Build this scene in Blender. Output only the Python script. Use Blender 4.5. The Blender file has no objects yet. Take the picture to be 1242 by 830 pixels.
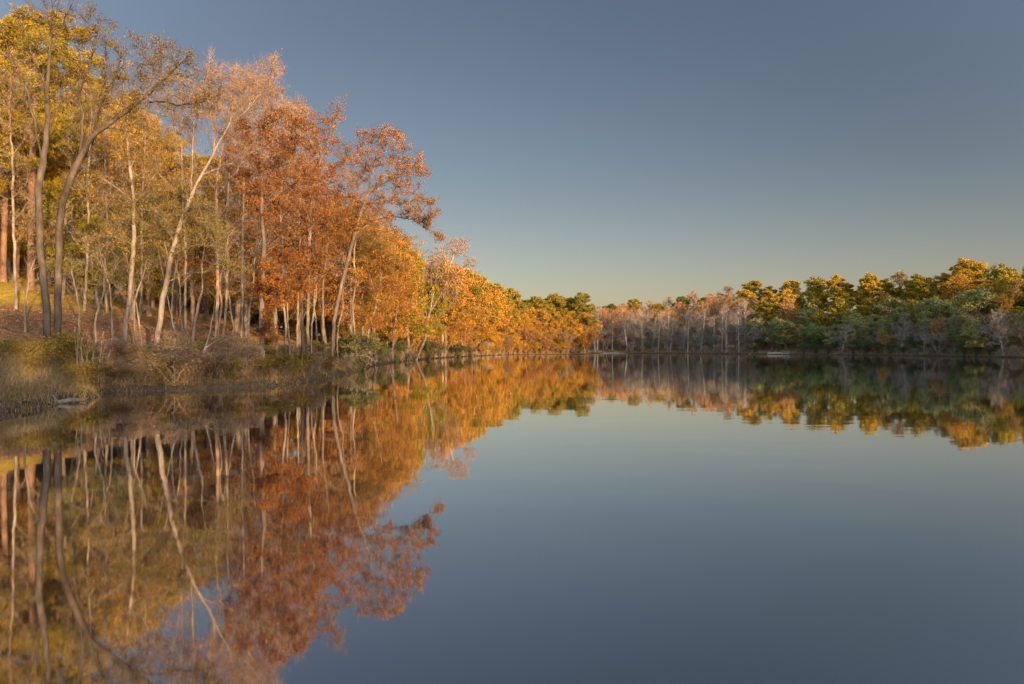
import bpy, math
import numpy as np

rng = np.random.default_rng(11)
R = math.radians
scene = bpy.context.scene
COL = scene.collection

# ------------------------------------------------------------------ frame
F, CX, HY, CAMZ = 828.0, 621.0, 423.0, 2.0          # photo pixels per radian, horizon, eye height
SUN_EL, SUN_AZ = 6.0, 146.0                          # degrees; azimuth clockwise from +Y


def P(px, py, d):
    return np.array([(px - CX) / F * d, d, CAMZ + (HY - py) / F * d])


# ------------------------------------------------------------------ lake outline and terrain
LAKE = [(-40, 4), (-28, 8), (-20, 14), (-16.6, 19), (-16.0, 22), (-16.4, 25), (-17.0, 27.5), (-18.2, 29.5),
        (-18.0, 32), (-15.5, 34), (-12.9, 36), (-12.2, 41), (-12.8, 50), (-13.2, 58), (-15.6, 74), (-17.6, 97),
        (-16, 130), (-12.6, 165), (-5.4, 207), (4, 224), (16, 235), (25, 238), (28, 243), (25, 258), (24, 285), (33, 299),
        (50, 296), (66, 277), (80, 255), (90, 237), (99, 221), (107, 205), (111, 188), (112, 172), (112, 152),
        (114, 130), (120, 95), (121, 60), (110, 24), (84, -8), (44, -26), (0, -22), (-30, -14)]


def chaikin(p, n):
    for _ in range(n):
        q = np.roll(p, -1, 0)
        p = np.stack([.75 * p + .25 * q, .25 * p + .75 * q], 1).reshape(-1, 2)
    return p


LK = chaikin(np.array(LAKE, float), 2)


def sd(x, y):
    """distance to the shore, positive on land"""
    x = np.atleast_1d(np.asarray(x, float)); y = np.atleast_1d(np.asarray(y, float))
    sh = x.shape; x = x.ravel(); y = y.ravel()
    out = np.empty(len(x))
    A = LK; B = np.roll(LK, -1, 0); E = B - A; EE = (E ** 2).sum(1)
    for i in range(0, len(x), 20000):
        px = x[i:i + 20000, None]; py = y[i:i + 20000, None]
        dx = px - A[:, 0]; dy = py - A[:, 1]
        t = np.clip((dx * E[:, 0] + dy * E[:, 1]) / EE, 0, 1)
        dd = np.sqrt(((dx - t * E[:, 0]) ** 2 + (dy - t * E[:, 1]) ** 2).min(1))
        cr = ((A[:, 1] > py) != (B[:, 1] > py)) & (px < E[:, 0] * (py - A[:, 1]) / (E[:, 1] + 1e-12) + A[:, 0])
        ins = cr.sum(1) % 2 == 1
        out[i:i + 20000] = np.where(ins, -dd, dd)
    w = .35 * np.sin(x * .9 + 1.3 * np.sin(y * .43)) * np.sin(y * .71 + .8) + .18 * np.sin(x * 2.3 + y * 1.9)
    return (out + w).reshape(sh)


def sm(a, b, x):
    t = np.clip((x - a) / (b - a), 0, 1)
    return t * t * (3 - 2 * t)


def hgt(x, y, s=None):
    x = np.atleast_1d(np.asarray(x, float)); y = np.atleast_1d(np.asarray(y, float))
    if s is None:
        s = sd(x, y)
    left = np.interp(s, [0, .3, 1, 3, 10, 15, 30, 50, 90, 400], [0, .3, .5, 1.1, 3.2, 4.6, 8.3, 11.5, 13, 14])
    prom = np.interp(s, [0, .5, 3, 15, 60, 400], [0, .25, .6, 2.0, 5.5, 9])
    righ = np.interp(s, [0, .5, 8, 25, 60, 120, 400], [0, .4, 2.0, 6.5, 15.5, 20, 21])
    cent = np.interp(s, [0, .5, 8, 25, 60, 120, 400], [0, .4, 1.6, 5.0, 11.5, 14, 15])
    cen2 = np.interp(s, [0, .5, 8, 25, 60, 120, 400], [0, .4, 1.2, 3.0, 6.5, 8, 9])
    low = np.interp(s, [0, .5, 8, 30, 400], [0, .4, 1.2, 3, 5])
    u = .743 * x + .669 * y
    wr = sm(66, 100, x)                           # the right-hand hill
    cc = cen2 + (cent - cen2) * sm(28, 62, x)
    far = cc + (righ - cc) * wr
    far = low + (far - low) * sm(138, 175, u)     # the right bank is low towards the camera
    lft = left + (prom - left) * sm(95, 150, y)
    wl = sm(5, 32, x + .0 * y - np.where(y > 250, (y - 250) * .1, 0))
    wl = np.where(y < 20, sm(-30, 10, x), wl)
    z = lft + (far - lft) * wl
    z = z + np.where(s > 0, np.minimum(s, 6) / 6 * (.12 * np.sin(x * .55) * np.sin(y * .41 + 1) + .07 * np.sin(x * 1.7 + y)), 0)
    return np.where(s < 0, np.maximum(-1.6, s * .45), z)


# ------------------------------------------------------------------ mesh helpers
def mesh(name, V, faces, mats, midx=None, smooth=False):
    """faces: list of (n,k) index arrays"""
    me = bpy.data.meshes.new(name)
    V = np.asarray(V, np.float32)
    me.vertices.add(len(V)); me.vertices.foreach_set('co', V.ravel())
    faces = [np.asarray(f, np.int32) for f in faces if len(f)]
    nl = sum(f.size for f in faces); npoly = sum(len(f) for f in faces)
    me.loops.add(nl); me.polygons.add(npoly)
    me.loops.foreach_set('vertex_index', np.concatenate([f.ravel() for f in faces]))
    tot = np.concatenate([np.full(len(f), f.shape[1], np.int32) for f in faces])
    st = np.concatenate([[0], np.cumsum(tot)[:-1]]).astype(np.int32)
    me.polygons.foreach_set('loop_start', st)
    me.polygons.foreach_set('loop_total', tot)
    if midx is not None:
        me.polygons.foreach_set('material_index', np.asarray(midx, np.int32))
    me.polygons.foreach_set('use_smooth', np.full(npoly, bool(smooth)))
    for m in mats:
        me.materials.append(m)
    me.update(); me.validate()
    return me


def link(name, me, parent=None, loc=(0, 0, 0), rz=0, s=(1, 1, 1)):
    o = bpy.data.objects.new(name, me)
    COL.objects.link(o)
    o.location = loc; o.rotation_euler = (0, 0, rz); o.scale = s
    if parent:
        o.parent = parent
    return o


def tag(o, label=None, cat=None, group=None, kind=None):
    for k, v in (('label', label), ('category', cat), ('group', group), ('kind', kind)):
        if v:
            o[k] = v
    return o


def join(parts):
    Vs, Fs, off = [], [], 0
    for V, F_ in parts:
        if len(V) == 0:
            continue
        Vs.append(V); Fs += [f + off for f in F_ if len(f)]
        off += len(V)
    return np.concatenate(Vs), Fs


def unit(a):
    return a / (np.linalg.norm(a, axis=-1, keepdims=True) + 1e-9)


REF = unit(np.array([.93, .31, .17]))


def tubes(p0, p1, a0, a1, r0, r1, k):
    n = len(p0)
    if n == 0:
        return np.zeros((0, 3)), []
    an = np.arange(k) * 2 * np.pi / k

    def ring(p, a, r):
        u = unit(REF - a * (a @ REF)[:, None]); v = np.cross(a, u)
        return p[:, None] + r[:, None, None] * (u[:, None] * np.cos(an)[None, :, None] + v[:, None] * np.sin(an)[None, :, None])
    V = np.concatenate([ring(p0, a0, r0), ring(p1, a1, r1)], 1).reshape(-1, 3)
    i = np.arange(k); j = (i + 1) % k
    f = np.stack([i, j, j + k, i + k], 1)
    Fc = (np.arange(n)[:, None, None] * 2 * k + f[None]).reshape(-1, 4)
    return V, [Fc]


def leaf_quads(c, L, g, wid=.6, flat=0.0):
    n = len(c)
    L = L * g.uniform(.65, 1.3, n)
    t = g.normal(size=(n, 3)); t[:, 2] *= (1 - flat); t = unit(t)
    b = g.normal(size=(n, 3)); b[:, 2] *= (1 - flat); b = unit(np.cross(t, unit(b)))
    tl = t * (L / 2)[:, None]; bl = b * (L * wid / 2)[:, None]
    V = np.stack([c - tl, c + bl - tl * .15, c + tl, c - bl - tl * .15], 1).reshape(-1, 3)
    return V, [np.arange(4 * n).reshape(n, 4)]


def tufts(c, g, n, L, W, up=.35):
    m = len(c)
    c = np.repeat(c, n, 0)
    d = unit(g.normal(size=(m * n, 3)) + np.array([0, 0, up]))
    l = L * g.uniform(.6, 1.15, m * n)
    s = unit(np.cross(d, g.normal(size=(m * n, 3)))) * (W / 2)
    tip = c + d * l[:, None]; mid = c + d * (l * .55)[:, None]
    V = np.stack([c, mid + s, tip, mid - s], 1).reshape(-1, 3)
    return V, [np.arange(4 * m * n).reshape(-1, 4)]


# ------------------------------------------------------------------ materials
def new_mat(name):
    m = bpy.data.materials.new(name); m.use_nodes = True
    nt = m.node_tree; nt.nodes.clear()
    out = nt.nodes.new('ShaderNodeOutputMaterial')
    return m, nt, out


def N(nt, typ, **kw):
    n = nt.nodes.new(typ)
    for k, v in kw.items():
        if k.startswith('i_'):
            n.inputs[k[2:].replace('_', ' ')].default_value = v
        else:
            setattr(n, k, v)
    return n


def ramp(nt, fac, cols, interp='LINEAR'):
    r = nt.nodes.new('ShaderNodeValToRGB'); r.color_ramp.interpolation = interp
    e = r.color_ramp.elements
    while len(e) < len(cols):
        e.new(.5)
    for i, c in enumerate(cols):
        p, c = c if isinstance(c[1], (tuple, list)) else (i / max(1, len(cols) - 1), c)
        e[i].position = p; e[i].color = (*c, 1)
    nt.links.new(fac, r.inputs[0])
    return r.outputs[0]


def leaf_mat(name, cols, trans=.3, clump=.22, objvar=.25):
    m, nt, out = new_mat(name)
    geo = N(nt, 'ShaderNodeNewGeometry'); oi = N(nt, 'ShaderNodeObjectInfo')
    tc = N(nt, 'ShaderNodeTexCoord')
    no = N(nt, 'ShaderNodeTexNoise'); no.inputs['Scale'].default_value = .55; no.inputs['Detail'].default_value = 2
    nt.links.new(tc.outputs['Object'], no.inputs['Vector'])
    # island random + clump noise + tree random pick the leaf's colour
    a = N(nt, 'ShaderNodeMath', operation='MULTIPLY_ADD'); a.inputs[1].default_value = .55; a.inputs[2].default_value = 0
    nt.links.new(geo.outputs['Random Per Island'], a.inputs[0])
    b = N(nt, 'ShaderNodeMath', operation='MULTIPLY_ADD'); b.inputs[1].default_value = 1.6 * clump * 2; b.inputs[2].default_value = -.8 * clump * 2 + .1
    nt.links.new(no.outputs['Fac'], b.inputs[0])
    c = N(nt, 'ShaderNodeMath', operation='MULTIPLY_ADD'); c.inputs[1].default_value = objvar; c.inputs[2].default_value = 0
    nt.links.new(oi.outputs['Random'], c.inputs[0])
    s1 = N(nt, 'ShaderNodeMath', operation='ADD'); nt.links.new(a.outputs[0], s1.inputs[0]); nt.links.new(b.outputs[0], s1.inputs[1])
    s2 = N(nt, 'ShaderNodeMath', operation='ADD'); nt.links.new(s1.outputs[0], s2.inputs[0]); nt.links.new(c.outputs[0], s2.inputs[1])
    col = ramp(nt, s2.outputs[0], cols)
    d = N(nt, 'ShaderNodeBsdfDiffuse'); t = N(nt, 'ShaderNodeBsdfTranslucent'); mx = N(nt, 'ShaderNodeMixShader')
    mx.inputs[0].default_value = trans
    nt.links.new(col, d.inputs[0]); nt.links.new(col, t.inputs[0])
    nt.links.new(d.outputs[0], mx.inputs[1]); nt.links.new(t.outputs[0], mx.inputs[2])
    nt.links.new(mx.outputs[0], out.inputs[0])
    return m


def bark_mat(name, cols, scale=6.0, stretch=.25, bump=.35):
    m, nt, out = new_mat(name)
    tc = N(nt, 'ShaderNodeTexCoord'); mp = N(nt, 'ShaderNodeMapping'); mp.inputs['Scale'].default_value = (1, 1, stretch)
    nt.links.new(tc.outputs['Object'], mp.inputs[0])
    no = N(nt, 'ShaderNodeTexNoise'); no.inputs['Scale'].default_value = scale; no.inputs['Detail'].default_value = 5; no.inputs['Roughness'].default_value = .65
    nt.links.new(mp.outputs[0], no.inputs['Vector'])
    n2 = N(nt, 'ShaderNodeTexNoise'); n2.inputs['Scale'].default_value = .9; n2.inputs['Detail'].default_value = 3
    nt.links.new(tc.outputs['Object'], n2.inputs['Vector'])
    ad = N(nt, 'ShaderNodeMath', operation='ADD'); nt.links.new(no.outputs['Fac'], ad.inputs[0]); nt.links.new(n2.outputs['Fac'], ad.inputs[1])
    s = N(nt, 'ShaderNodeMath', operation='MULTIPLY_ADD'); s.inputs[1].default_value = 1.3; s.inputs[2].default_value = -.8
    nt.links.new(ad.outputs[0], s.inputs[0])
    col = ramp(nt, s.outputs[0], cols)
    d = N(nt, 'ShaderNodeBsdfDiffuse'); nt.links.new(col, d.inputs[0])
    bp = N(nt, 'ShaderNodeBump'); bp.inputs['Strength'].default_value = bump; bp.inputs['Distance'].default_value = .05
    nt.links.new(no.outputs['Fac'], bp.inputs['Height']); nt.links.new(bp.outputs[0], d.inputs['Normal'])
    nt.links.new(d.outputs[0], out.inputs[0])
    return m


BK = {
    'grey': bark_mat('grey_bark', [(.045, .038, .032), (.125, .107, .09), (.23, .20, .17)]),
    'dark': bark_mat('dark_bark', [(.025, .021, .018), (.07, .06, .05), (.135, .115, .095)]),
    'pale': bark_mat('pale_bark', [(.06, .052, .043), (.18, .155, .128), (.34, .305, .255)]),
    'pine': bark_mat('pine_bark', [(.05, .033, .026), (.18, .11, .075), (.28, .18, .125)], 9, .4),
    'twig': bark_mat('twig_bark', [(.08, .066, .054), (.17, .145, .12), (.28, .24, .20)]),
    'tawny': bark_mat('tawny_twig_bark', [(.12, .085, .06), (.26, .19, .135), (.36, .28, .205)]),
    'pink': bark_mat('rosy_twig_bark', [(.13, .09, .06), (.25, .175, .12), (.34, .25, .175)]),
    'ash': bark_mat('ashen_bark', [(.13, .118, .098), (.27, .245, .205), (.41, .38, .32)]),
    'drift': bark_mat('weathered_wood', [(.06, .055, .047), (.15, .137, .118), (.27, .25, .22)], 12, .2),
}
LF = {
    'gold': leaf_mat('golden_leaves', [(.08, .066, .014), (.20, .13, .02), (.34, .20, .028), (.46, .29, .05)], .3, .62, .4),
    'amber': leaf_mat('amber_leaves', [(.055, .05, .012), (.15, .11, .017), (.31, .175, .024), (.46, .27, .042)], .3, .55, .5),
    'glow': leaf_mat('bright_gold_leaves', [(.10, .075, .015), (.26, .155, .022), (.43, .235, .03), (.54, .33, .05)], .3, .5, .45),
    'ember': leaf_mat('ember_leaves', [(.12, .058, .022), (.30, .135, .036), (.45, .22, .055), (.52, .31, .09)], .3, .3, .4),
    'flame': leaf_mat('bright_orange_leaves', [(.11, .052, .016), (.27, .12, .024), (.42, .19, .035), (.50, .28, .055)], .3, .5, .45),
    'orange': leaf_mat('orange_leaves', [(.07, .038, .014), (.18, .08, .02), (.30, .135, .03), (.40, .23, .05)], .3, .62, .4),
    'red': leaf_mat('russet_leaves', [(.06, .03, .014), (.15, .06, .02), (.255, .10, .027), (.34, .17, .042)], .3, .62, .4),
    'rust': leaf_mat('rust_leaves', [(.09, .045, .018), (.20, .10, .032), (.31, .16, .052), (.40, .24, .09)]),
    'olive': leaf_mat('olive_leaves', [(.05, .05, .012), (.13, .115, .025), (.22, .17, .04), (.30, .19, .05)]),
    'brown': leaf_mat('brown_leaves', [(.07, .045, .02), (.17, .10, .035), (.28, .16, .05), (.36, .20, .06)]),
    'ygreen': leaf_mat('yellow_green_leaves', [(.06, .075, .012), (.17, .16, .025), (.30, .24, .035), (.40, .30, .05)]),
    'pine': leaf_mat('pine_needles', [(.04, .055, .015), (.10, .11, .025), (.19, .17, .032), (.30, .22, .04)], .2, .2, .5),
    'goldpine': leaf_mat('gold_green_needles', [(.08, .09, .016), (.20, .18, .028), (.35, .26, .035), (.46, .31, .05)], .25, .2, .55),
    'muted': leaf_mat('muted_green_leaves', [(.045, .055, .022), (.095, .11, .045), (.14, .155, .065), (.20, .20, .10)]),
    'green': leaf_mat('green_leaves', [(.065, .09, .03), (.14, .18, .06), (.21, .245, .09), (.29, .30, .13)]),
    'greygreen': leaf_mat('grey_green_leaves', [(.12, .125, .045), (.235, .24, .085), (.33, .33, .13), (.43, .42, .20)]),
    'dry': leaf_mat('dry_leaves', [(.10, .07, .04), (.20, .15, .09), (.29, .23, .14), (.36, .30, .19)]),
    'grass': leaf_mat('dry_grass', [(.075, .105, .025), (.16, .15, .06), (.25, .19, .10), (.36, .28, .175)], .3, .3),
    'canes': leaf_mat('dry_canes', [(.13, .10, .065), (.22, .18, .12), (.31, .26, .19)], .1),
    'litter': leaf_mat('fallen_leaves', [(.10, .045, .02), (.20, .095, .04), (.32, .16, .06), (.40, .23, .09)], .1),
}


# ------------------------------------------------------------------ tree growth
def resample(pts, D):
    pts = np.asarray(pts, float)
    seg = np.linalg.norm(np.diff(pts, axis=0), axis=1)
    cum = np.concatenate([[0], np.cumsum(seg)])
    n = max(2, int(cum[-1] / D) + 1)
    t = np.linspace(0, cum[-1], n)
    # smooth the polyline a little (Catmull-like by linear + box)
    q = np.stack([np.interp(t, cum, pts[:, i]) for i in range(3)], 1)
    if n > 4:
        for _ in range(2):
            q[1:-1] = .25 * q[:-2] + .5 * q[1:-1] + .25 * q[2:]
    return q


class Tree:
    def __init__(self, D, g):
        self.D, self.g = D, g
        self.tw = (np.zeros((0, 3)), np.zeros((0, 3)))
        self.p = np.zeros((0, 3)); self.par = np.zeros(0, int)

    def limb(self, pts, attach=True, wob=.06):
        q = resample(pts, self.D)
        if len(self.p) == 0:
            par0 = -1
        else:
            dd = ((self.p - q[0]) ** 2).sum(1)
            par0 = int(dd.argmin())
            sh = self.p[par0] - q[0]
            w = np.linspace(1, 0, len(q)) ** 2
            q = q + sh * w[:, None]
            q = q[1:]
        n = len(q); b = len(self.p)
        q = q + self.g.normal(size=q.shape) * wob * self.D * np.minimum(1, np.arange(n) / 3)[:, None]
        self.p = np.concatenate([self.p, q])
        self.par = np.concatenate([self.par, [par0], np.arange(b, b + n - 1)]).astype(int)

    def grow(self, att, kill, iters=90, start=0, noise=.25, trop=.05, infl=1e9):
        att = np.array(att); D = self.D; g = self.g
        cand = np.arange(start, len(self.p))
        d2 = ((att[:, None] - self.p[None, cand]) ** 2).sum(2)
        nn = cand[d2.argmin(1)]; nd = np.sqrt(d2.min(1))
        done = set()
        for _ in range(iters):
            keep = nd > kill
            att, nn, nd = att[keep], nn[keep], nd[keep]
            if len(att) == 0:
                break
            act = nd < infl
            acc = np.zeros((len(self.p), 3))
            np.add.at(acc, nn[act], unit(att[act] - self.p[nn[act]]))
            idx = np.unique(nn[act])
            dr = unit(unit(acc[idx]) + g.normal(size=(len(idx), 3)) * noise + np.array([0, 0, trop]))
            q = self.p[idx] + dr * D
            b = len(self.p)
            self.p = np.concatenate([self.p, q]); self.par = np.concatenate([self.par, idx])
            d2 = ((att[:, None] - q[None]) ** 2).sum(2)
            j = d2.argmin(1); m = np.sqrt(d2.min(1)); better = m < nd
            # an attractor nothing got nearer to is dropped so growth cannot loop in place
            stuck = act & ~better & (g.random(len(att)) < .15)
            nn = np.where(better, b + j, nn); nd = np.where(better, m, nd)
            nd = np.where(stuck, 0, nd)

    def radii(self, Rb, tip):
        n = len(self.p); cnt = np.zeros(n); has = np.zeros(n, bool)
        has[self.par[self.par >= 0]] = True
        cnt[~has] = 1
        best = np.full(n, -1); bc = np.zeros(n)
        dep = np.zeros(n)
        for i in range(n - 1, 0, -1):
            q = self.par[i]
            cnt[q] += cnt[i] + .15
            if cnt[i] > bc[q]:
                bc[q] = cnt[i]; best[q] = i
        gexp = math.log(Rb / tip) / math.log(max(cnt[0], 3))
        self.r = tip * cnt ** gexp
        self.best = best
        self.tipmask = ~has

    def wood(self, flare=True, zbase=None):
        """edges as arrays; returns dict of (sel mask) helper"""
        p, par, r = self.p, self.par, self.r
        ch = np.arange(1, len(p)); pa = par[1:]
        d = unit(p[ch] - p[pa])
        nd = np.zeros_like(p); nd[ch] = d; nd[0] = d[0]
        ax = nd.copy()
        mc = self.best
        ok = mc >= 0
        ax[ok] = unit(nd[ok] + nd[mc[ok]])
        main = mc[pa] == ch
        a0 = np.where(main[:, None], ax[pa], d)
        r0 = np.where(main, r[pa], np.minimum(r[ch] * 1.25, r[pa]))
        r1 = r[ch].copy()
        if flare:
            z0 = p[0, 2]
            fl = lambda z: 1 + .55 * np.exp(-np.maximum(z - z0, 0) / .45)
            big = r[ch] > r[0] * .45
            r0 = np.where(big, r0 * fl(p[pa, 2]), r0); r1 = np.where(big, r1 * fl(p[ch, 2]), r1)
        return p[pa], p[ch], a0, ax[ch], r0, r1, main, ch

    def stem(self, frac=.3):
        s = [0]; i = 0
        while self.best[i] >= 0 and self.r[self.best[i]] > self.r[0] * frac:
            i = self.best[i]; s.append(i)
        m = np.zeros(len(self.p), bool); m[s] = True
        return m

    def twigs(self, n, L, rad, rmax, up=.3):
        """fine straight twigs on thin wood"""
        g = self.g
        c = np.where(self.r <= rmax)[0]; c = c[c > 0]
        if len(c) == 0 or n == 0:
            return np.zeros((0, 3)), [], np.zeros((0, 3))
        k = g.choice(c, n)
        f = g.random(n)
        a = self.p[k] * f[:, None] + self.p[self.par[k]] * (1 - f)[:, None]
        dd = unit(unit(self.p[k] - self.p[self.par[k]]) * .8 + g.normal(size=(n, 3)) * .6 + np.array([0, 0, up]))
        l = L * g.uniform(.4, 1.2, n)
        mid = a + dd * (l * .5)[:, None]
        d2 = unit(dd + g.normal(size=(n, 3)) * .25 + np.array([0, 0, up * .4]))
        e = mid + d2 * (l * .5)[:, None]
        rr = np.full(n, rad)
        v1 = tubes(a, mid, dd, unit(dd + d2), rr, rr * .75, 3)
        v2 = tubes(mid, e, unit(dd + d2), d2, rr * .75, rr * .3, 3)
        V, Fc = join([v1, v2])
        self.tw = (a, e)
        return V, Fc, e


def ell(g, c, r, n, shell=.35):
    q = unit(g.normal(size=(n, 3))) * (g.random(n) ** (1 / 3) * (1 - shell) + shell)[:, None]
    return np.asarray(c) + q * np.asarray(r)


def wood_split(t, stem_frac=.3, kbig=8, ksm=4, thin=.02):
    """(trunk verts/faces), (branches verts/faces)"""
    p0, p1, a0, a1, r0, r1, main, ch = t.wood()
    st = t.stem(stem_frac)[ch] & main
    tr = tubes(p0[st], p1[st], a0[st], a1[st], r0[st], r1[st], kbig)
    b1 = ~st & (r1 > thin); b2 = ~st & (r1 <= thin)
    br = join([tubes(p0[b], p1[b], a0[b], a1[b], r0[b], r1[b], k) for b, k in ((b1, ksm + 1), (b2, 3)) if b.any()]) if (b1.any() or b2.any()) else (np.zeros((0, 3)), [])
    return tr, br


def leaf_centres(t, n, spread, rmax, g, mask=None, zup=0):
    ok = (t.r <= rmax)
    if mask is not None:
        ok &= mask
    c = np.where(ok)[0]
    if len(c) == 0:
        c = np.where(t.tipmask)[0]
    w = np.where(t.tipmask[c], 2.0, 1.0); w /= w.sum()
    k = g.choice(c, n, p=w)
    return t.p[k] + g.normal(size=(n, 3)) * spread * np.array([1, 1, .7]) + np.array([0, 0, zup])


# ------------------------------------------------------------------ near trees drawn from the picture at their own depth
def ground_at(x, y):
    return float(hgt([x], [y])[0])


def near_tree(name, label, cat, d, base_px, trunk, limbs, blobs, leaves, bark, Rb, D=.42, kill=.55, tip=.007,
              twig=(0, .6, .006), seed=1, noise=.28, stem_frac=.28, dens=1.0, group=None):
    g = np.random.default_rng(seed)
    bx = (base_px - CX) / F * d
    bz = ground_at(bx, d) - .12
    if sd([bx], [d])[0] < .3:
        print('IN WATER', label, float(sd([bx], [d])[0]))
    base = np.array([bx, d, bz])
    t = Tree(D, g)
    pts = [base] + [P(*(q[:2]), d + (q[2] if len(q) > 2 else 0)) for q in trunk]
    t.limb(pts, wob=.05)
    nb = len(t.p)
    first = int(nb * .3)
    for L_ in limbs:
        tip_dd = g.uniform(-1.6, 1.6)
        m = len(L_)
        t.limb([P(q[0], q[1], d + (q[2] if len(q) > 2 else tip_dd * i / max(1, m - 1))) for i, q in enumerate(L_)], wob=.09)
    att = []
    for (px, py, dd, rx, ry, rz, n) in blobs:
        att.append(ell(g, P(px, py, d + dd), (rx, ry, rz), n))
    if att:
        t.grow(np.concatenate(att), kill, start=first, noise=noise)
    t.radii(Rb, tip)
    t.p -= base
    root = bpy.data.objects.new(name, None); COL.objects.link(root); root.location = base
    root.empty_display_size = .5
    tag(root, label, cat, group)
    tr, br = wood_split(t, stem_frac)
    if cat in ('sapling', 'snag'):
        tr, br = (join([x for x in (tr, br) if len(x[0])])), (np.zeros((0, 3)), [])
    tw = t.twigs(*((twig[0], twig[1], twig[2], tip * 6)))
    pr = [x for x in (br, tw[:2]) if len(x[0])]
    if pr and cat in ('sapling', 'snag'):
        tr = join([tr] + pr); pr = []
    if pr:
        V, Fc = join(pr)
        link('branches', mesh('branches', V, Fc, [BK[bark]], smooth=True), root)
    link('trunk', mesh('trunk', tr[0], tr[1], [BK[bark]], smooth=True), root)
    lv, mi = [], []
    mats = []
    for (mt, n, size, spread, rng_y) in leaves:
        mask = None
        if rng_y:
            zlo = CAMZ + (HY - rng_y[1]) / F * d - base[2]; zhi = CAMZ + (HY - rng_y[0]) / F * d - base[2]
            mask = (t.p[:, 2] > zlo) & (t.p[:, 2] < zhi)
            if len(rng_y) > 2:
                xl = (rng_y[2] - CX) / F * d - bx; xh = (rng_y[3] - CX) / F * d - bx
                mask &= (t.p[:, 0] > xl) & (t.p[:, 0] < xh)
        n = int(n * 1.65 * dens); size *= .70
        c = leaf_centres(t, n, spread * .75, tip * 7, g, mask)
        if twig[0] > 500:                       # most leaves sit along the fine twigs
            ta, te = t.tw
            ok = np.ones(len(ta), bool)
            if rng_y:
                ok = (te[:, 2] > zlo) & (te[:, 2] < zhi)
                if len(rng_y) > 2:
                    ok &= (te[:, 0] > xl) & (te[:, 0] < xh)
            ok &= g.random(len(ta)) < .75       # some twigs have shed everything
            ti = np.where(ok)[0]
            if len(ti):
                h_ = int(n * .65); kk = g.choice(ti, h_); f_ = g.uniform(.25, 1.05, h_)[:, None]
                c[:h_] = ta[kk] * (1 - f_) + te[kk] * f_ + g.normal(size=(h_, 3)) * size * .55
        lv.append(leaf_quads(c, size, g)); mi.append(np.full(n, len(mats))); mats.append(LF[mt])
    if lv:
        V, Fc = join(lv)
        link('crown', mesh('crown', V, [np.concatenate(Fc)], mats, np.concatenate(mi)), root)
    return root


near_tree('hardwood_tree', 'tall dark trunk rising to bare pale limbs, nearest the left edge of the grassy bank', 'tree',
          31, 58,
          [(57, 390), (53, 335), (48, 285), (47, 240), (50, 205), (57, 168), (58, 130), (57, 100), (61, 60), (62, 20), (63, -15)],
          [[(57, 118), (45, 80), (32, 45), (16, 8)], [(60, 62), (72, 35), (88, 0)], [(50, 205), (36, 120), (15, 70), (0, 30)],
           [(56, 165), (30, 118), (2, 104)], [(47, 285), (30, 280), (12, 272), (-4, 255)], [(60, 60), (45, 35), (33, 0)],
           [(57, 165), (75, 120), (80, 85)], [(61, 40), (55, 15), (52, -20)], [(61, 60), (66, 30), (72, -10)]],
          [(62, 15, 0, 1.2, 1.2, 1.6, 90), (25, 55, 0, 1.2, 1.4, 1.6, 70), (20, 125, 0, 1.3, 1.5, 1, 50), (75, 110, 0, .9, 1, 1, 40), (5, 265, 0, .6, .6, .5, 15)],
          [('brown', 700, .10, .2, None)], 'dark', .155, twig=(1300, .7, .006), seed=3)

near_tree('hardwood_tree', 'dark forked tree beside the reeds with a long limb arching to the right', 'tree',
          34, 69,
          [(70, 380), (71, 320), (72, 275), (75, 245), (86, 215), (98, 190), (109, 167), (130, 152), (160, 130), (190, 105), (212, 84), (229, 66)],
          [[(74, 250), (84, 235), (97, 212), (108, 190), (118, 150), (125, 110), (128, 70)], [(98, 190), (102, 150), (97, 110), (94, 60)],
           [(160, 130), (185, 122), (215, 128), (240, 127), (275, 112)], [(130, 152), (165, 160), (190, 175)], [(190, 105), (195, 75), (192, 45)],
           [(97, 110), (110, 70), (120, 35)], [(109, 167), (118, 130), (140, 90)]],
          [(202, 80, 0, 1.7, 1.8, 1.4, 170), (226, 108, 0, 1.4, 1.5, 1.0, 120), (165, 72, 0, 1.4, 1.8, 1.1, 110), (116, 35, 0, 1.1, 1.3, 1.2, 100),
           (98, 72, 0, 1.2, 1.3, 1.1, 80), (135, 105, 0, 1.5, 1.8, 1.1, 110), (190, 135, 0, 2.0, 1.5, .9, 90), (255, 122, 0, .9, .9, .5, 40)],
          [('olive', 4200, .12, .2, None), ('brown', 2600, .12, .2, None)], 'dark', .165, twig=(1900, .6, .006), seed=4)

near_tree('hardwood_tree', 'pale straight trunk lit on its right side, standing just right of the dry canes', 'tree',
          35, 148,
          [(151, 410), (156, 370), (160, 335), (163, 290), (162, 245), (158, 205), (154, 165), (151, 125), (149, 85)],
          [[(163, 292), (185, 284), (205, 290)], [(163, 295), (140, 284), (118, 288)], [(160, 335), (152, 305), (143, 265)],
           [(158, 205), (172, 170), (182, 130)], [(162, 245), (140, 225), (118, 215)], [(156, 370), (135, 340), (105, 300)], [(162, 250), (185, 225), (196, 200)]],
          [(150, 115, 0, 1.2, 1.4, 1.9, 130), (170, 180, 0, 1.6, 1.8, 1.6, 140), (125, 235, 0, 1.6, 1.6, 1.2, 100), (120, 290, 0, 1.1, 1.1, .6, 50), (190, 230, 0, 1.3, 1.4, 1.2, 80)],
          [('amber', 2600, .12, .22, None), ('olive', 2600, .11, .22, None)], 'pale', .11, twig=(2000, .6, .006), seed=5)

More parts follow.
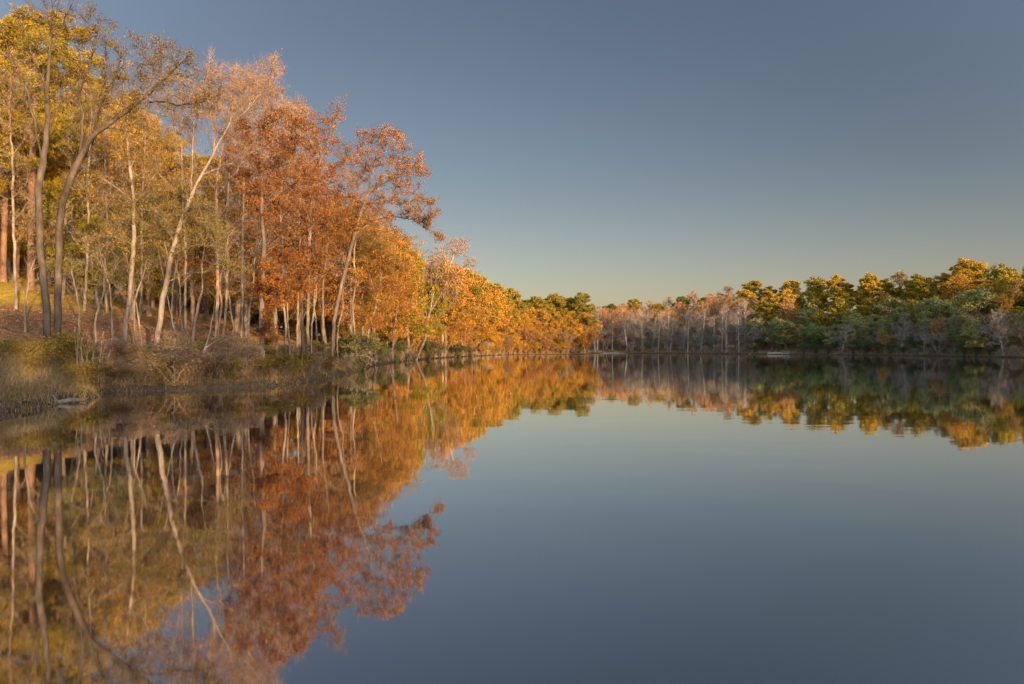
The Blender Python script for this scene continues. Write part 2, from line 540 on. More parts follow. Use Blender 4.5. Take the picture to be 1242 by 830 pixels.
near_tree('hardwood_tree', 'leaning grey trunk on the bank that forks into long bare sunlit limbs', 'tree',
          36, 186,
          [(190, 412), (196, 375), (202, 342), (207, 315), (212, 290), (225, 255), (239, 222), (258, 188), (275, 155), (290, 125), (303, 98)],
          [[(203, 345), (215, 338), (232, 331), (255, 330), (275, 323), (300, 345)], [(208, 318), (222, 303), (245, 296), (270, 300)],
           [(228, 250), (222, 215), (215, 180), (208, 150)], [(230, 240), (231, 200), (236, 160), (240, 120)], [(243, 213), (270, 201), (298, 188), (325, 178)],
           [(258, 188), (262, 150), (255, 110), (252, 80)], [(275, 155), (295, 140), (320, 110), (334, 80)], [(212, 290), (192, 262), (170, 240)],
           [(207, 320), (198, 285), (190, 270)]],
          [(205, 262, 0, 2.5, 2.2, 1.4, 260), (162, 280, 0, 1.5, 1.5, .9, 90), (255, 275, 0, 1.2, 1.4, .9, 80), (252, 110, 0, 1.2, 1.4, 1.5, 80), (225, 140, 0, 1.1, 1.2, 1.5, 70),
           (305, 110, 0, 1.3, 1.5, 1.4, 90), (300, 190, 0, 1.2, 1.4, .8, 60), (285, 325, 0, .8, .9, .5, 40), (332, 82, 0, .6, .6, .7, 30)],
          [('olive', 8500, .11, .22, (225, 330)), ('rust', 1800, .11, .22, (40, 225))], 'pale', .14, twig=(3600, .65, .006), seed=6)

near_tree('sapling', 'thin crooked pale sapling on the bank right of the leaning grey trunk', 'sapling',
          38, 231, [(236, 395), (241, 368), (247, 345), (244, 322), (250, 290), (252, 255)], [[(244, 322), (256, 300)], [(247, 345), (262, 325)], [(241, 368), (232, 340)]],
          [(252, 265, 0, .7, .7, .8, 40)], [('brown', 250, .09, .2, None)], 'pale', .085, D=.3, twig=(160, .5, .005), seed=7)
near_tree('sapling', 'thin white sapling leaning out over the bank with one low sideways limb', 'sapling',
          36, 236, [(247, 428), (254, 408), (258, 385), (262, 355), (270, 325)],
          [[(251, 424), (264, 414), (282, 409), (300, 403), (322, 394)], [(264, 414), (285, 425), (305, 430)], [(258, 385), (272, 372), (290, 368)], [(282, 409), (295, 395), (310, 380)]],
          [(268, 330, 0, .6, .6, .6, 30), (310, 400, 0, .5, .5, .3, 15)], [], 'drift', .085, D=.28, twig=(90, .5, .005), seed=8)
near_tree('sapling', 'slim bare stem slanting beside the pale straight trunk', 'sapling',
          35.5, 174, [(170, 400), (165, 365), (158, 340), (152, 318)], [[(165, 365), (172, 345)]], [(152, 322, 0, .5, .5, .5, 20)], [], 'pale', .06, D=.3, twig=(60, .5, .005), seed=9)
near_tree('sapling', 'slim bare stem slanting beside the leaning grey trunk', 'sapling',
          36.5, 217, [(213, 405), (207, 380), (202, 355), (196, 325), (192, 300)], [[(207, 380), (216, 360)]], [(194, 312, 0, .5, .5, .6, 20)], [], 'pale', .06, D=.3, twig=(60, .5, .005), seed=10)

near_tree('hardwood_tree', 'russet oak leafed to its low boughs in the middle of the left bank', 'tree',
          38, 319,
          [(317, 405), (318, 350), (320, 300), (318, 250), (316, 205), (320, 160), (324, 125)],
          [[(318, 350), (335, 335), (350, 345)], [(319, 300), (345, 280), (375, 275)], [(318, 255), (350, 225), (380, 215)], [(318, 260), (295, 230), (280, 210)],
           [(316, 205), (300, 170), (290, 140)], [(319, 205), (345, 175), (360, 150)], [(318, 370), (322, 390), (326, 400)], [(320, 310), (365, 320), (390, 330)]],
          [(345, 230, 0, 2.4, 2.4, 2.0, 300), (368, 285, 0, 1.9, 2, 1.9, 260), (338, 345, 0, 1.5, 1.8, 1.3, 200), (308, 185, 0, 2.0, 2, 1.8, 230),
           (395, 262, 0, 1.3, 1.6, 1.5, 140), (322, 402, 0, .8, .8, .7, 60), (372, 338, 0, 1.0, 1.2, .9, 90), (345, 165, 0, 1.6, 1.8, 1.3, 150)],
          [('red', 17000, .125, .2, None), ('orange', 6000, .125, .2, (300, 430)), ('brown', 3000, .12, .2, (120, 300))], 'grey', .14, D=.4, kill=.5, twig=(2500, .5, .006), seed=12)

near_tree('hardwood_tree', 'thinly leaved tree with a rosy haze of twigs topping the left bank', 'tree',
          46, 262,
          [(264, 340), (264, 280), (262, 225), (268, 190), (275, 150), (283, 105), (286, 80)],
          [[(268, 190), (285, 160), (305, 125), (318, 85)], [(264, 240), (290, 205), (325, 160), (345, 125)], [(268, 190), (258, 150), (254, 110), (255, 62)],
           [(275, 150), (262, 120), (246, 105)], [(305, 125), (330, 100), (336, 68)], [(283, 200), (315, 195), (345, 180)], [(318, 160), (325, 115), (328, 72)]],
          [(282, 110, 0, 1.7, 2, 1.8, 210), (318, 105, 0, 1.6, 2, 1.5, 200), (250, 130, 0, 1.5, 1.7, 1.3, 130), (342, 150, 0, 1.9, 2, 1.6, 200), (300, 165, 0, 2, 2, 1.5, 180), (334, 78, 0, .7, .7, .8, 50)],
          [('orange', 3800, .12, .25, (95, 240)), ('gold', 1400, .12, .25, (120, 260)), ('rust', 350, .11, .2, (60, 95))], 'tawny', .11, twig=(4200, .7, .007), seed=13)

near_tree('hardwood_tree', 'orange tree with bare silvery tips behind the russet oak', 'tree',
          52, 373,
          [(374, 330), (376, 270), (380, 225), (390, 190), (402, 160), (412, 128)],
          [[(376, 270), (360, 220), (350, 170), (345, 125)], [(380, 225), (408, 200), (430, 190)], [(390, 190), (378, 150), (370, 125)], [(376, 280), (400, 260), (425, 245)], [(402, 160), (408, 140), (420, 118)]],
          [(372, 155, 0, 1.9, 2, 1.7, 200), (398, 190, 0, 2, 2, 1.7, 210), (355, 195, 0, 1.8, 2, 1.7, 170), (420, 232, 0, 1.6, 1.8, 1.4, 150), (408, 138, 0, .9, 1, 1, 60), (392, 235, 0, 1.8, 2, 1.5, 160)],
          [('orange', 9000, .14, .25, (140, 300)), ('red', 2500, .14, .25, (140, 300)), ('rust', 500, .12, .2, (110, 140))], 'grey', .13, twig=(2600, .7, .008), seed=14)

near_tree('hardwood_tree', 'pale leaning trunk whose orange crown reaches farthest right over the water', 'tree',
          58, 402,
          [(405, 390), (411, 358), (418, 330), (426, 300), (436, 262), (446, 234), (452, 205), (460, 175), (468, 152)],
          [[(446, 234), (468, 220), (492, 208), (512, 190)], [(430, 285), (455, 265), (485, 262), (512, 272), (537, 290)], [(450, 212), (438, 185), (432, 160)],
           [(468, 220), (490, 232), (515, 240)], [(440, 252), (465, 245), (490, 245)], [(426, 300), (412, 270), (408, 240)]],
          [(466, 180, 0, 2.2, 2.4, 1.8, 240), (440, 200, 0, 1.6, 2, 1.5, 120), (496, 205, 0, 1.7, 2, 1.2, 190), (512, 255, 0, 1.5, 2, 1.2, 170), (478, 255, 0, 2.0, 2, 1.2, 150),
           (531, 286, 0, .7, .9, .5, 60), (430, 265, 0, 1.8, 2, 1.4, 120), (470, 225, 0, 1.8, 2, 1.2, 130)],
          [('orange', 11500, .16, .26, None), ('brown', 2500, .15, .25, (240, 310))], 'grey', .16, D=.5, kill=.62, twig=(2400, .7, .008), seed=15)

near_tree('hardwood_tree', 'slender grey twin trunk standing left of the pale leaning tree', 'tree',
          57, 392, [(392, 385), (391, 350), (396, 310), (400, 270)], [[(391, 385), (382, 350), (380, 310)]], [(398, 285, 0, 1.3, 1.3, 1.5, 90), (380, 315, 0, 1, 1, 1, 50)],
          [('orange', 2500, .13, .22, None)], 'grey', .10, twig=(800, .6, .007), seed=16)
SLIM = 'slim grey hardwood with sparse leaves among the larger trees of the left bank'
for i_, (px0, d0, top_y, leanx, lf_, n_) in enumerate([(102, 43, 120, 8, 'gold', 2600), (132, 45, 130, -6, 'brown', 2400), (270, 42, 120, 12, 'rust', 2200), (346, 47, 130, -8, 'orange', 3600), (292, 50, 105, 6, 'rust', 2600),
                                                        (225, 48, 105, -6, 'gold', 2600), (20, 40, 90, -8, 'gold', 2600), (384, 62, 200, -4, 'orange', 3200), (425, 66, 215, 10, 'gold', 3200), (168, 47, 95, 10, 'brown', 2000), (360, 60, 140, 6, 'rust', 2200)]):
    gq = np.random.default_rng(100 + i_)
    hy_ = 425
    span = hy_ - top_y
    tr_ = [(px0 + leanx * f + gq.normal() * 1.3, hy_ - span * f) for f in (.12, .25, .4, .55, .7, .85, 1.0)]
    lb_ = []
    for f in (.38, .46, .54, .62, .7, .78, .86):
        sgn = 1 if gq.random() < .5 else -1
        x0, y0 = px0 + leanx * f, hy_ - span * f
        ln = gq.uniform(22, 42) * 36 / d0 * (1.25 - f * .7)
        lb_.append([(x0, y0), (x0 + sgn * ln * .5, y0 - ln * .55), (x0 + sgn * ln * .85, y0 - ln * 1.25), (x0 + sgn * ln, y0 - ln * 1.9)])
    bl_ = [(px0 + leanx * f + gq.normal() * 14, hy_ - span * f, 0, 1.5, 1.6, 1.5, 60) for f in (.5, .65, .8, .92, 1.0)]
    near_tree('hardwood_tree', SLIM, 'tree', d0, px0, tr_, lb_, bl_, [(lf_, int(n_ * .6), .125, .22, None)], 'twig' if i_ % 2 else 'pale', .08, twig=(1800, .7, .007), seed=200 + i_, group='slim hardwoods of the left bank')
for i_, (px0, d0, top_y, leanx) in enumerate([(118, 35.5, 300, 14), (138, 38, 290, -18), (162, 38, 300, 22), (205, 38.5, 285, 16), (222, 40, 300, -14), (262, 40, 275, 20), (284, 40, 300, -16), (300, 41.5, 280, 18),
                                              (336, 42, 305, 14), (352, 45, 300, -12), (378, 50, 300, 14), (410, 59, 330, 10), (98, 37, 310, -10), (30, 36, 300, 14)]):
    gq = np.random.default_rng(400 + i_)
    span = 428 - top_y
    tr_ = [(px0 + leanx * f * f + gq.normal() * 2.2, 428 - span * f) for f in (.15, .35, .55, .75, 1.0)]
    lb_ = []
    for f in (.3, .42, .55, .66, .78, .9):
        sgn = 1 if gq.random() < .5 else -1
        x0, y0 = px0 + leanx * f * f, 428 - span * f
        ln = gq.uniform(18, 46) * 36 / d0
        up_ = gq.uniform(.2, 1.1)
        lb_.append([(x0, y0), (x0 + sgn * ln * .4, y0 - ln * up_ * .6), (x0 + sgn * ln * .8, y0 - ln * up_), (x0 + sgn * ln * 1.25, y0 - ln * up_ * gq.uniform(.5, 1.3))])
    near_tree('sapling', 'crooked bare sapling with tangled pale twigs among the trunks of the left bank', 'sapling', d0, px0, tr_, lb_, [(px0 + leanx, top_y + 12, 0, 1.1, 1.1, .9, 45), (px0, top_y + 45, 0, 1.3, 1.2, .8, 35)], [],
              'pale' if i_ % 3 else 'drift', .055, D=.32, twig=(420, .55, .005), seed=500 + i_, group='crooked bare saplings of the left bank')
near_tree('dead_snag', 'short dark broken snag standing in the brush on the left bank', 'snag',
          42, 367, [(367, 410), (366, 385), (367, 366)], [[(366, 390), (371, 378)]], [], [], 'dark', .13, D=.3, twig=(0, .4, .005), tip=.05, seed=17)
near_tree('hardwood_tree', 'small pale forked tree with thin gold leaves above the round green bush', 'tree',
          70, 441, [(448, 395), (454, 380), (457, 365), (462, 340), (466, 315)], [[(457, 365), (448, 335), (440, 310)], [(462, 340), (480, 325), (492, 318)]],
          [(455, 305, 0, 2.4, 2.2, 2, 220), (485, 325, 0, 1.8, 2, 1.3, 140), (435, 325, 0, 1.6, 2, 1.6, 120)],
          [('gold', 7500, .17, .3, None)], 'pale', .10, twig=(1800, .7, .008), seed=18)
near_tree('bare_tree', 'bone white leafless tree with a fan of stems at the waterline of the left shore', 'bare tree',
          118, 504, [(516, 410), (520, 385), (525, 360), (530, 330), (536, 305)],
          [[(518, 400), (510, 370), (503, 345)], [(519, 395), (513, 355), (516, 320)], [(521, 380), (540, 350), (552, 335)], [(518, 405), (535, 380), (556, 362)], [(523, 365), (522, 335), (526, 310)], [(516, 410), (500, 385), (494, 365)]],
          [(520, 325, 0, 3.0, 3, 3.2, 220), (545, 345, 0, 2.5, 2.7, 2.5, 150), (503, 350, 0, 1.9, 2.4, 2.4, 120)], [('rust', 600, .16, .3, None)], 'drift', .24, D=.6, tip=.02, twig=(1500, .9, .014), seed=19)
near_tree('bare_tree', 'tall leafless tree with rosy limbs breaking the skyline right of the orange crown', 'bare tree',
          150, 536, [(537, 390), (538, 360), (542, 335), (550, 310), (556, 292)],
          [[(540, 350), (555, 330), (572, 318)], [(542, 335), (540, 310), (535, 298)], [(550, 310), (565, 300), (570, 290)], [(540, 345), (528, 325), (522, 312)]],
          [(555, 300, 0, 2.6, 2.6, 2.2, 240), (570, 318, 0, 1.6, 2, 1.4, 120), (535, 310, 0, 2, 2, 2, 130)], [('rust', 220, .2, .3, None)], 'tawny', .26, D=.55, tip=.016, twig=(3200, 1.0, .013), seed=20)


# ------------------------------------------------------------------ prototype trees for the middle and far distance
PROTO = {}


def proto(kind, variant, H, style, leaf, bark, nleaf, lsize, D, natt, Rb, tip, twig=(0, .6, .01)):
    g = np.random.default_rng(abs(hash((kind, variant))) % 1000 if False else (sum(map(ord, kind)) * 17 + variant * 101))
    t = Tree(D, g)
    att = []
    if style == 'broad':
        lean = g.normal(size=2) * .05 * H
        t.limb([(0, 0, 0), (lean[0] * .3, lean[1] * .3, H * .18), (lean[0] * .7, lean[1] * .7, H * .36), (lean[0], lean[1], H * .55)])
        nb = g.integers(10, 14)
        for i in range(nb):
            a = i * 2.4 + g.uniform(-.5, .5); zz = .24 + .62 * ((i + g.random()) / nb); rad = H * .25 * (1 - abs(zz - .5) * 1.2) * g.uniform(.45, 1.25)
            att.append(ell(g, (lean[0] + math.cos(a) * rad, lean[1] + math.sin(a) * rad, zz * H), (H * g.uniform(.09, .16),) * 2 + (H * g.uniform(.07, .12),), natt // nb))
        att.append(ell(g, (lean[0], lean[1], H * .88), (H * .1, H * .1, H * .1), natt // 8))
    elif style == 'tall':                       # forest-grown: narrow, long stem
        lean = g.normal(size=2) * .03 * H
        t.limb([(0, 0, 0), (lean[0] * .4, lean[1] * .4, H * .3), (lean[0], lean[1], H * .6), (lean[0] * 1.2, lean[1], H * .85)])
        for i in range(7):
            a = g.uniform(0, 6.28); zz = .3 + .6 * (i + g.random()) / 7; rad = H * .13 * g.uniform(.4, 1.2)
            att.append(ell(g, (lean[0] + math.cos(a) * rad, lean[1] + math.sin(a) * rad, zz * H), (H * .09, H * .09, H * .11), natt // 7))
    elif style == 'fan':                        # several stems from the ground
        for i in range(5):
            a = i * 1.257 + g.uniform(-.3, .3); k = H * g.uniform(.18, .32)
            t.limb([(0, 0, 0), (math.cos(a) * k * .4, math.sin(a) * k * .4, H * .35), (math.cos(a) * k, math.sin(a) * k, H * .7)])
            att.append(ell(g, (math.cos(a) * k, math.sin(a) * k, H * .7), (H * .2, H * .2, H * .24), natt // 6))
        att.append(ell(g, (0, 0, H * .8), (H * .2, H * .2, H * .18), natt // 6))
    elif style == 'pine':
        lean = g.normal(size=2) * .02 * H
        t.limb([(0, 0, 0), (lean[0] * .4, lean[1] * .4, H * .35), (lean[0], lean[1], H * .7), (lean[0] * 1.1, lean[1] * 1.2, H * .95)], wob=.02)
        nb = 13
        for i in range(nb):
            a = i * 2.4 + g.uniform(-.6, .6); zz = .46 + .5 * (i + g.uniform(-.4, .4)) / nb
            rad = H * .17 * (1.12 - max(0, (zz - .55)) * 1.75) * g.uniform(.55, 1.2)
            att.append(ell(g, (lean[0] + math.cos(a) * rad, lean[1] + math.sin(a) * rad, zz * H + H * .02), (H * .10, H * .10, H * (.042 if H == 20 else .06)), natt // nb))
        att.append(ell(g, (lean[0], lean[1], H * .97), (H * .06, H * .06, H * .035), natt // nb))
    t.grow(np.concatenate(att), D * 1.25, start=int(len(t.p) * .25) if style != 'fan' else 2, noise=.25)
    t.radii(Rb, tip)
    p0, p1, a0, a1, r0, r1, main, ch = t.wood()
    big = r1 > Rb * .3
    wv = join([tubes(p0[b], p1[b], a0[b], a1[b], r0[b], r1[b], k) for b, k in ((big, 6), (~big, 3)) if b.any()])
    tw = t.twigs(twig[0], twig[1], twig[2], tip * 6)
    if len(tw[0]):
        wv = join([wv, tw[:2]])
    wm = mesh('trunk', wv[0], wv[1], [BK[bark]], smooth=True)
    cm = None
    if nleaf:
        if style == 'pine':
            c = leaf_centres(t, nleaf, D * .35, tip * 5, g, zup=D * .1)
            V, Fc = tufts(c, g, 16, lsize, lsize * .13) if H == 20 else tufts(c, g, 10, lsize, lsize * .22)
        else:
            c = leaf_centres(t, nleaf, D * .5, tip * 6, g)
            V, Fc = leaf_quads(c, lsize, g, .7)
        cm = mesh('crown', V, Fc, [LF[leaf]])
    top = max(t.p[:, 2].max(), 1)
    PROTO.setdefault(kind, []).append((wm, cm, top))


for v in range(3):
    proto('near_pine', v, 20, 'pine', 'goldpine', 'pine', 2300, .38, .5, 420, .24, .012)
    proto('near_gold', v, 17, 'broad', 'amber', 'grey', 15000, .15, .5, 520, .22, .009, (500, .7, .009))
for v in range(2):
    proto('near_orange', v, 17, 'broad', 'orange', 'grey', 14000, .15, .5, 520, .22, .009, (900, .7, .009))
    proto('near_ygreen', v, 15, 'broad', 'ygreen', 'grey', 18000, .15, .5, 500, .2, .009)
    proto('mid_gold', v, 16, 'broad', 'glow', 'grey', 5600, .28, .65, 330, .22, .014, (1500, 1.1, .013))
    proto('mid_rust', v, 16, 'broad', 'ember', 'pink', 5200, .27, .65, 330, .22, .014, (1400, 1.0, .014))
    proto('mid_orange', v, 16, 'broad', 'flame', 'grey', 5600, .28, .65, 330, .22, .014, (1500, 1.1, .013))
    proto('mid_ygreen', v, 15, 'broad', 'ygreen', 'grey', 7500, .28, .65, 330, .22, .014)
for v in range(3):
    proto('far_pine', v, 19, 'pine', 'pine', 'pine', 1500, .7, .7, 330, .22, .02)
    proto('hill_pine', v, 18, 'pine', 'goldpine', 'pine', 1700, .7, .7, 330, .22, .02)
    proto('ashen', v, 17, 'tall', 'dry', 'ash', 160, .3, .75, 260, .25, .026, (900, 1.5, .02))
    proto('ashen_broad', v, 13, 'broad', 'dry', 'ash', 250, .3, .7, 300, .2, .024, (1500, 1.3, .02))
for v in range(2):
    proto('rosy', v, 16, 'broad', 'ember', 'pink', 1500, .40, .75, 300, .2, .022, (2000, 1.3, .022))
    proto('hill_green', v, 15, 'broad', 'ygreen', 'grey', 4200, .45, .7, 300, .2, .018, (300, 1, .018))
    proto('greygreen', v, 13, 'broad', 'greygreen', 'grey', 4200, .42, .7, 300, .2, .018, (300, 1, .018))
    proto('darkgreen', v, 11, 'fan', 'green', 'grey', 4200, .42, .7, 300, .16, .018)
    proto('fan_bare', v, 9, 'fan', 'rust', 'pale', 300, .25, .55, 260, .14, .02, (1100, 1.1, .018))
    proto('grey_shrub', v, 3.4, 'fan', 'dry', 'ash', 350, .16, .28, 200, .05, .012, (900, .5, .01))
    proto('green_shrub', v, 3.0, 'fan', 'muted', 'grey', 5000, .11, .28, 200, .06, .01)
    proto('brown_shrub', v, 1.5, 'fan', 'dry', 'twig', 1700, .06, .13, 190, .025, .004, (600, .3, .004))
    proto('leafy_shrub', v, 1.6, 'fan', 'olive', 'twig', 2200, .08, .14, 180, .025, .004, (200, .3, .004))

for v in range(2):
    proto('under_gold', v, 6, 'fan', 'glow', 'twig', 3400, .2, .36, 260, .08, .009, (500, .6, .009))
    proto('under_rust', v, 6, 'fan', 'rust', 'pink', 2600, .2, .36, 260, .08, .009, (900, .7, .009))
    proto('under_olive', v, 6, 'fan', 'olive', 'grey', 4200, .2, .36, 260, .08, .009)
    proto('under_grey', v, 6, 'fan', 'dry', 'ash', 1500, .2, .36, 280, .09, .012, (1400, .8, .012))
made = []


def put(kind, name, label, cat, x, y, H, group=None, variant=None, rz=None, wide=1.0, z=None, sink=.1, mat=None):
    prs = PROTO[kind]
    v = int(rng.integers(len(prs))) if variant is None else variant % len(prs)
    wm, cm, top = prs[v]
    s = H / top
    root = bpy.data.objects.new(name, None); COL.objects.link(root)
    root.location = (x, y, (ground_at(x, y) if z is None else z) - sink)
    root.rotation_euler = (0, 0, float(rng.uniform(0, 6.28)) if rz is None else rz)
    w = s * wide * float(rng.uniform(.92, 1.1))
    root.scale = (w, w, s)
    root.empty_display_size = .5
    tag(root, label, cat, group)
    for nm, me in (('trunk', wm), ('crown', cm)):
        if me is not None:
            o = bpy.data.objects.new(nm, me); COL.objects.link(o); o.parent = root
    made.append((x, y))
    return root


def place(kind, name, label, cat, px, d, ytop, group=None, **kw):
    x = (px - CX) / F * d
    for _ in range(40):                      # keep roots on dry land
        s_ = sd([x, x + .1, x], [d, d, d + .1])
        if s_[0] >= (-.1 if 'shrub' in kind or kind == 'fan_bare' else .4):
            break
        gr_ = np.array([s_[1] - s_[0], s_[2] - s_[0]]); gr_ /= np.linalg.norm(gr_) + 1e-9
        x += .3 * gr_[0]; d += .3 * gr_[1]
    z = ground_at(x, d)
    H = CAMZ + (HY - ytop) / F * d - z
    return put(kind, name, label, cat, x, d, max(H, 1.0), group, **kw)


# background wood on the left slope: pines with lit trunks and golden hardwoods
GP = 'golden green pines standing up the slope behind the left bank'
for px, d, yt in [(37, 47, 18), (72, 54, 30), (4, 50, 40), (95, 52, 135), (-15, 46, 30), (20, 62, 110), (122, 62, 120), (150, 60, 118), (185, 66, 150), (62, 70, 145),
                  (215, 62, 165), (100, 76, 165), (-5, 72, 130), (45, 80, 150), (150, 82, 150), (205, 84, 190), (250, 74, 190)]:
    lab = 'golden green pine with sunlit trunk on the slope behind the left bank'
    g_ = GP
    if (px, d) == (37, 47):
        lab, g_ = 'pine with bright orange sunlit trunk, tallest behind the dark forked trees', None
    place('near_pine', 'pine_tree', lab, 'pine tree', px, d, yt, g_)
for px, d, yt in [(120, 50, 160), (60, 60, 160), (180, 54, 175), (15, 56, 150), (235, 56, 185), (140, 70, 190), (90, 66, 170), (200, 76, 215), (-12, 60, 160), (170, 90, 215), (60, 92, 190),
                  (110, 95, 205), (10, 92, 180)]:
    place('near_gold', 'hardwood_tree', 'golden leaved hardwood in the wood behind the left bank', 'tree', px, d, yt, 'golden hardwoods in the wood behind the left bank')
for px, d, yt in [(285, 62, 170), (335, 62, 160), (300, 52, 215), (250, 66, 240), (362, 70, 190), (395, 72, 215), (330, 84, 220), (290, 90, 240)]:
    place('near_orange', 'hardwood_tree', 'orange leaved hardwood behind the russet oak', 'tree', px, d, yt, 'orange hardwoods behind the russet oak')
for px, d, yt in [(75, 46, 215), (160, 47, 232), (120, 44, 262)]:
    place('near_ygreen', 'hardwood_tree', 'low yellow green tree among the pines on the left slope', 'tree', px, d, yt, 'low yellow green trees on the left slope')

# trees along the left shore towards the point
for px, d, yt, k in [(425, 68, 250, 'near_orange'), (440, 80, 262, 'near_gold'), (462, 86, 255, 'near_orange'), (480, 98, 285, 'near_gold'), (436, 95, 240, 'near_orange'),
                     (470, 110, 270, 'near_gold'), (415, 88, 240, 'near_orange'), (478, 124, 285, 'mid_gold'), (400, 105, 240, 'mid_gold'), (450, 125, 270, 'mid_orange'),
                     (418, 120, 262, 'mid_gold'), (490, 140, 300, 'mid_gold'), (540, 150, 322, 'mid_gold'), (548, 165, 318, 'mid_orange'), (560, 172, 328, 'mid_gold'), (533, 160, 310, 'mid_rust'),
                     (572, 182, 332, 'mid_gold'), (582, 198, 338, 'mid_gold'), (590, 204, 345, 'mid_orange'), (520, 172, 318, 'mid_gold'), (556, 195, 325, 'mid_gold'), (505, 160, 315, 'mid_orange'),
                     (540, 185, 320, 'mid_rust'), (602, 214, 350, 'mid_gold'), (590, 222, 340, 'mid_gold'), (573, 210, 330, 'mid_orange'), (612, 225, 362, 'mid_gold')]:
    if k.endswith('orange'):
        lab, gr = 'orange leaved tree in the shoreline wood between the orange crown and the point', 'orange trees along the left shore'
    elif k.endswith('rust'):
        lab, gr = 'thin rust twigged tree in the shoreline wood before the point', 'rusty trees along the left shore'
    else:
        lab, gr = 'golden leaved tree in the shoreline wood between the orange crown and the point', 'golden trees along the left shore'
    place(k, 'hardwood_tree', lab, 'tree', px, d, yt, gr)
place('mid_ygreen', 'hardwood_tree', 'yellow green tree rising behind the bone white leafless tree', 'tree', 510, 114, 305)
place('mid_ygreen', 'hardwood_tree', 'narrow yellow green tree just right of the bone white leafless tree', 'tree', 551, 142, 352, wide=.7)
place('mid_rust', 'hardwood_tree', 'salmon pink twigged tree left of the yellow green tree', 'tree', 476, 104, 330)
place('mid_rust', 'hardwood_tree', 'low mauve twigged tree under the golden trees before the point', 'tree', 566, 168, 378)

# the point
PT = [(618, 228, 352, 'far_pine'), (632, 238, 366, 'far_pine'), (649, 243, 361, 'far_pine'), (661, 246, 364, 'far_pine'), (674, 243, 358, 'far_pine'), (683, 248, 362, 'far_pine'),
      (702, 242, 357, 'far_pine'), (692, 246, 363, 'far_pine'), (640, 252, 365, 'far_pine'), (668, 255, 366, 'far_pine')]
for i, (px, d, yt, k) in enumerate(PT):
    if px == 702:
        place(k, 'pine_tree', 'tall pine with layered dark crown at the very tip of the wooded point', 'pine tree', px, d, yt)
    else:
        place(k, 'pine_tree', 'dark topped pine on the wooded point', 'pine tree', px, d, yt, 'dark topped pines on the wooded point', wide=1.15)
for px, d, yt, k in [(606, 214, 362, 'mid_gold'), (622, 227, 372, 'mid_gold'), (630, 231, 380, 'mid_orange'), (640, 234, 376, 'mid_gold'), (650, 236, 385, 'mid_gold'), (658, 237, 374, 'mid_gold'),
                     (667, 238, 386, 'mid_orange'), (676, 239, 378, 'mid_gold'), (684, 240, 388, 'mid_gold'), (693, 240, 378, 'mid_gold'), (702, 240, 384, 'mid_gold'), (709, 240, 376, 'mid_gold'),
                     (612, 221, 385, 'mid_gold'), (645, 240, 372, 'mid_gold'), (698, 245, 374, 'mid_orange'), (715, 243, 388, 'mid_orange')]:
    lab, gr = ('golden leaved tree on the wooded point', 'golden trees on the wooded point') if k == 'mid_gold' else ('orange leaved tree on the wooded point', 'orange trees on the wooded point')
    place(k, 'hardwood_tree', lab, 'tree', px, d, yt, gr)
for px in np.arange(586, 714, 6.5):
    dd = np.linspace(190, 260, 700); s_ = sd((px - CX) / F * dd, dd)
    j = np.where(s_ > .9)[0]
    if len(j) == 0:
        continue
    d = dd[j[0]]; k = str(rng.choice(['under_gold', 'under_rust', 'under_gold']))
    put(k, 'thicket', ('golden leaved' if k == 'under_gold' else 'rusty twigged') + ' thicket glowing at the waterline of the wooded point', 'thicket', (px - CX) / F * d, d, rng.uniform(2.6, 5.5),
        ('golden' if k == 'under_gold' else 'rusty') + ' thickets at the waterline of the point', wide=1.2)
for px, d, yt in [(556, 176, 330), (578, 196, 335), (596, 214, 346), (540, 160, 325), (606, 226, 350)]:
    place('far_pine', 'pine_tree', 'dark green pine among the golden trees before the wooded point', 'pine tree', px, d, yt, 'pines among the golden trees before the point', wide=1.1)
place('fan_bare', 'bare_tree', 'bright leafless bush with white stems fanned at the foot of the point', 'bare tree', 610, 214, 405, wide=1.2)
for px, yt in [(638, 402), (662, 400), (688, 402)]:
    place('fan_bare', 'bare_tree', 'small pale leafless tree at the waterline of the wooded point', 'bare tree', px, 237, yt, 'small leafless trees at the waterline of the point')
place('greygreen', 'hardwood_tree', 'low grey green tree beyond the point beside the sandbar', 'tree', 724, 268, 394, wide=1.3)
place('greygreen', 'hardwood_tree', 'tall grey green tree behind the tip of the wooded point', 'tree', 714, 262, 386)

for px, d, yt in [(727, 312, 372), (737, 318, 374), (748, 320, 371), (742, 308, 381), (757, 322, 369)]:
    place('rosy', 'hardwood_tree', 'rosy orange twigged tree catching the sun above the shaded far shore', 'tree', px, d, yt, 'rosy trees along the far skyline')
for px, d, yt in [(-45, 44, 60), (-75, 52, 40), (-110, 46, 80), (-60, 62, 70), (-140, 58, 60)]:
    place('near_pine', 'pine_tree', 'golden green pine with sunlit trunk on the slope behind the left bank', 'pine tree', px, d, yt, GP)

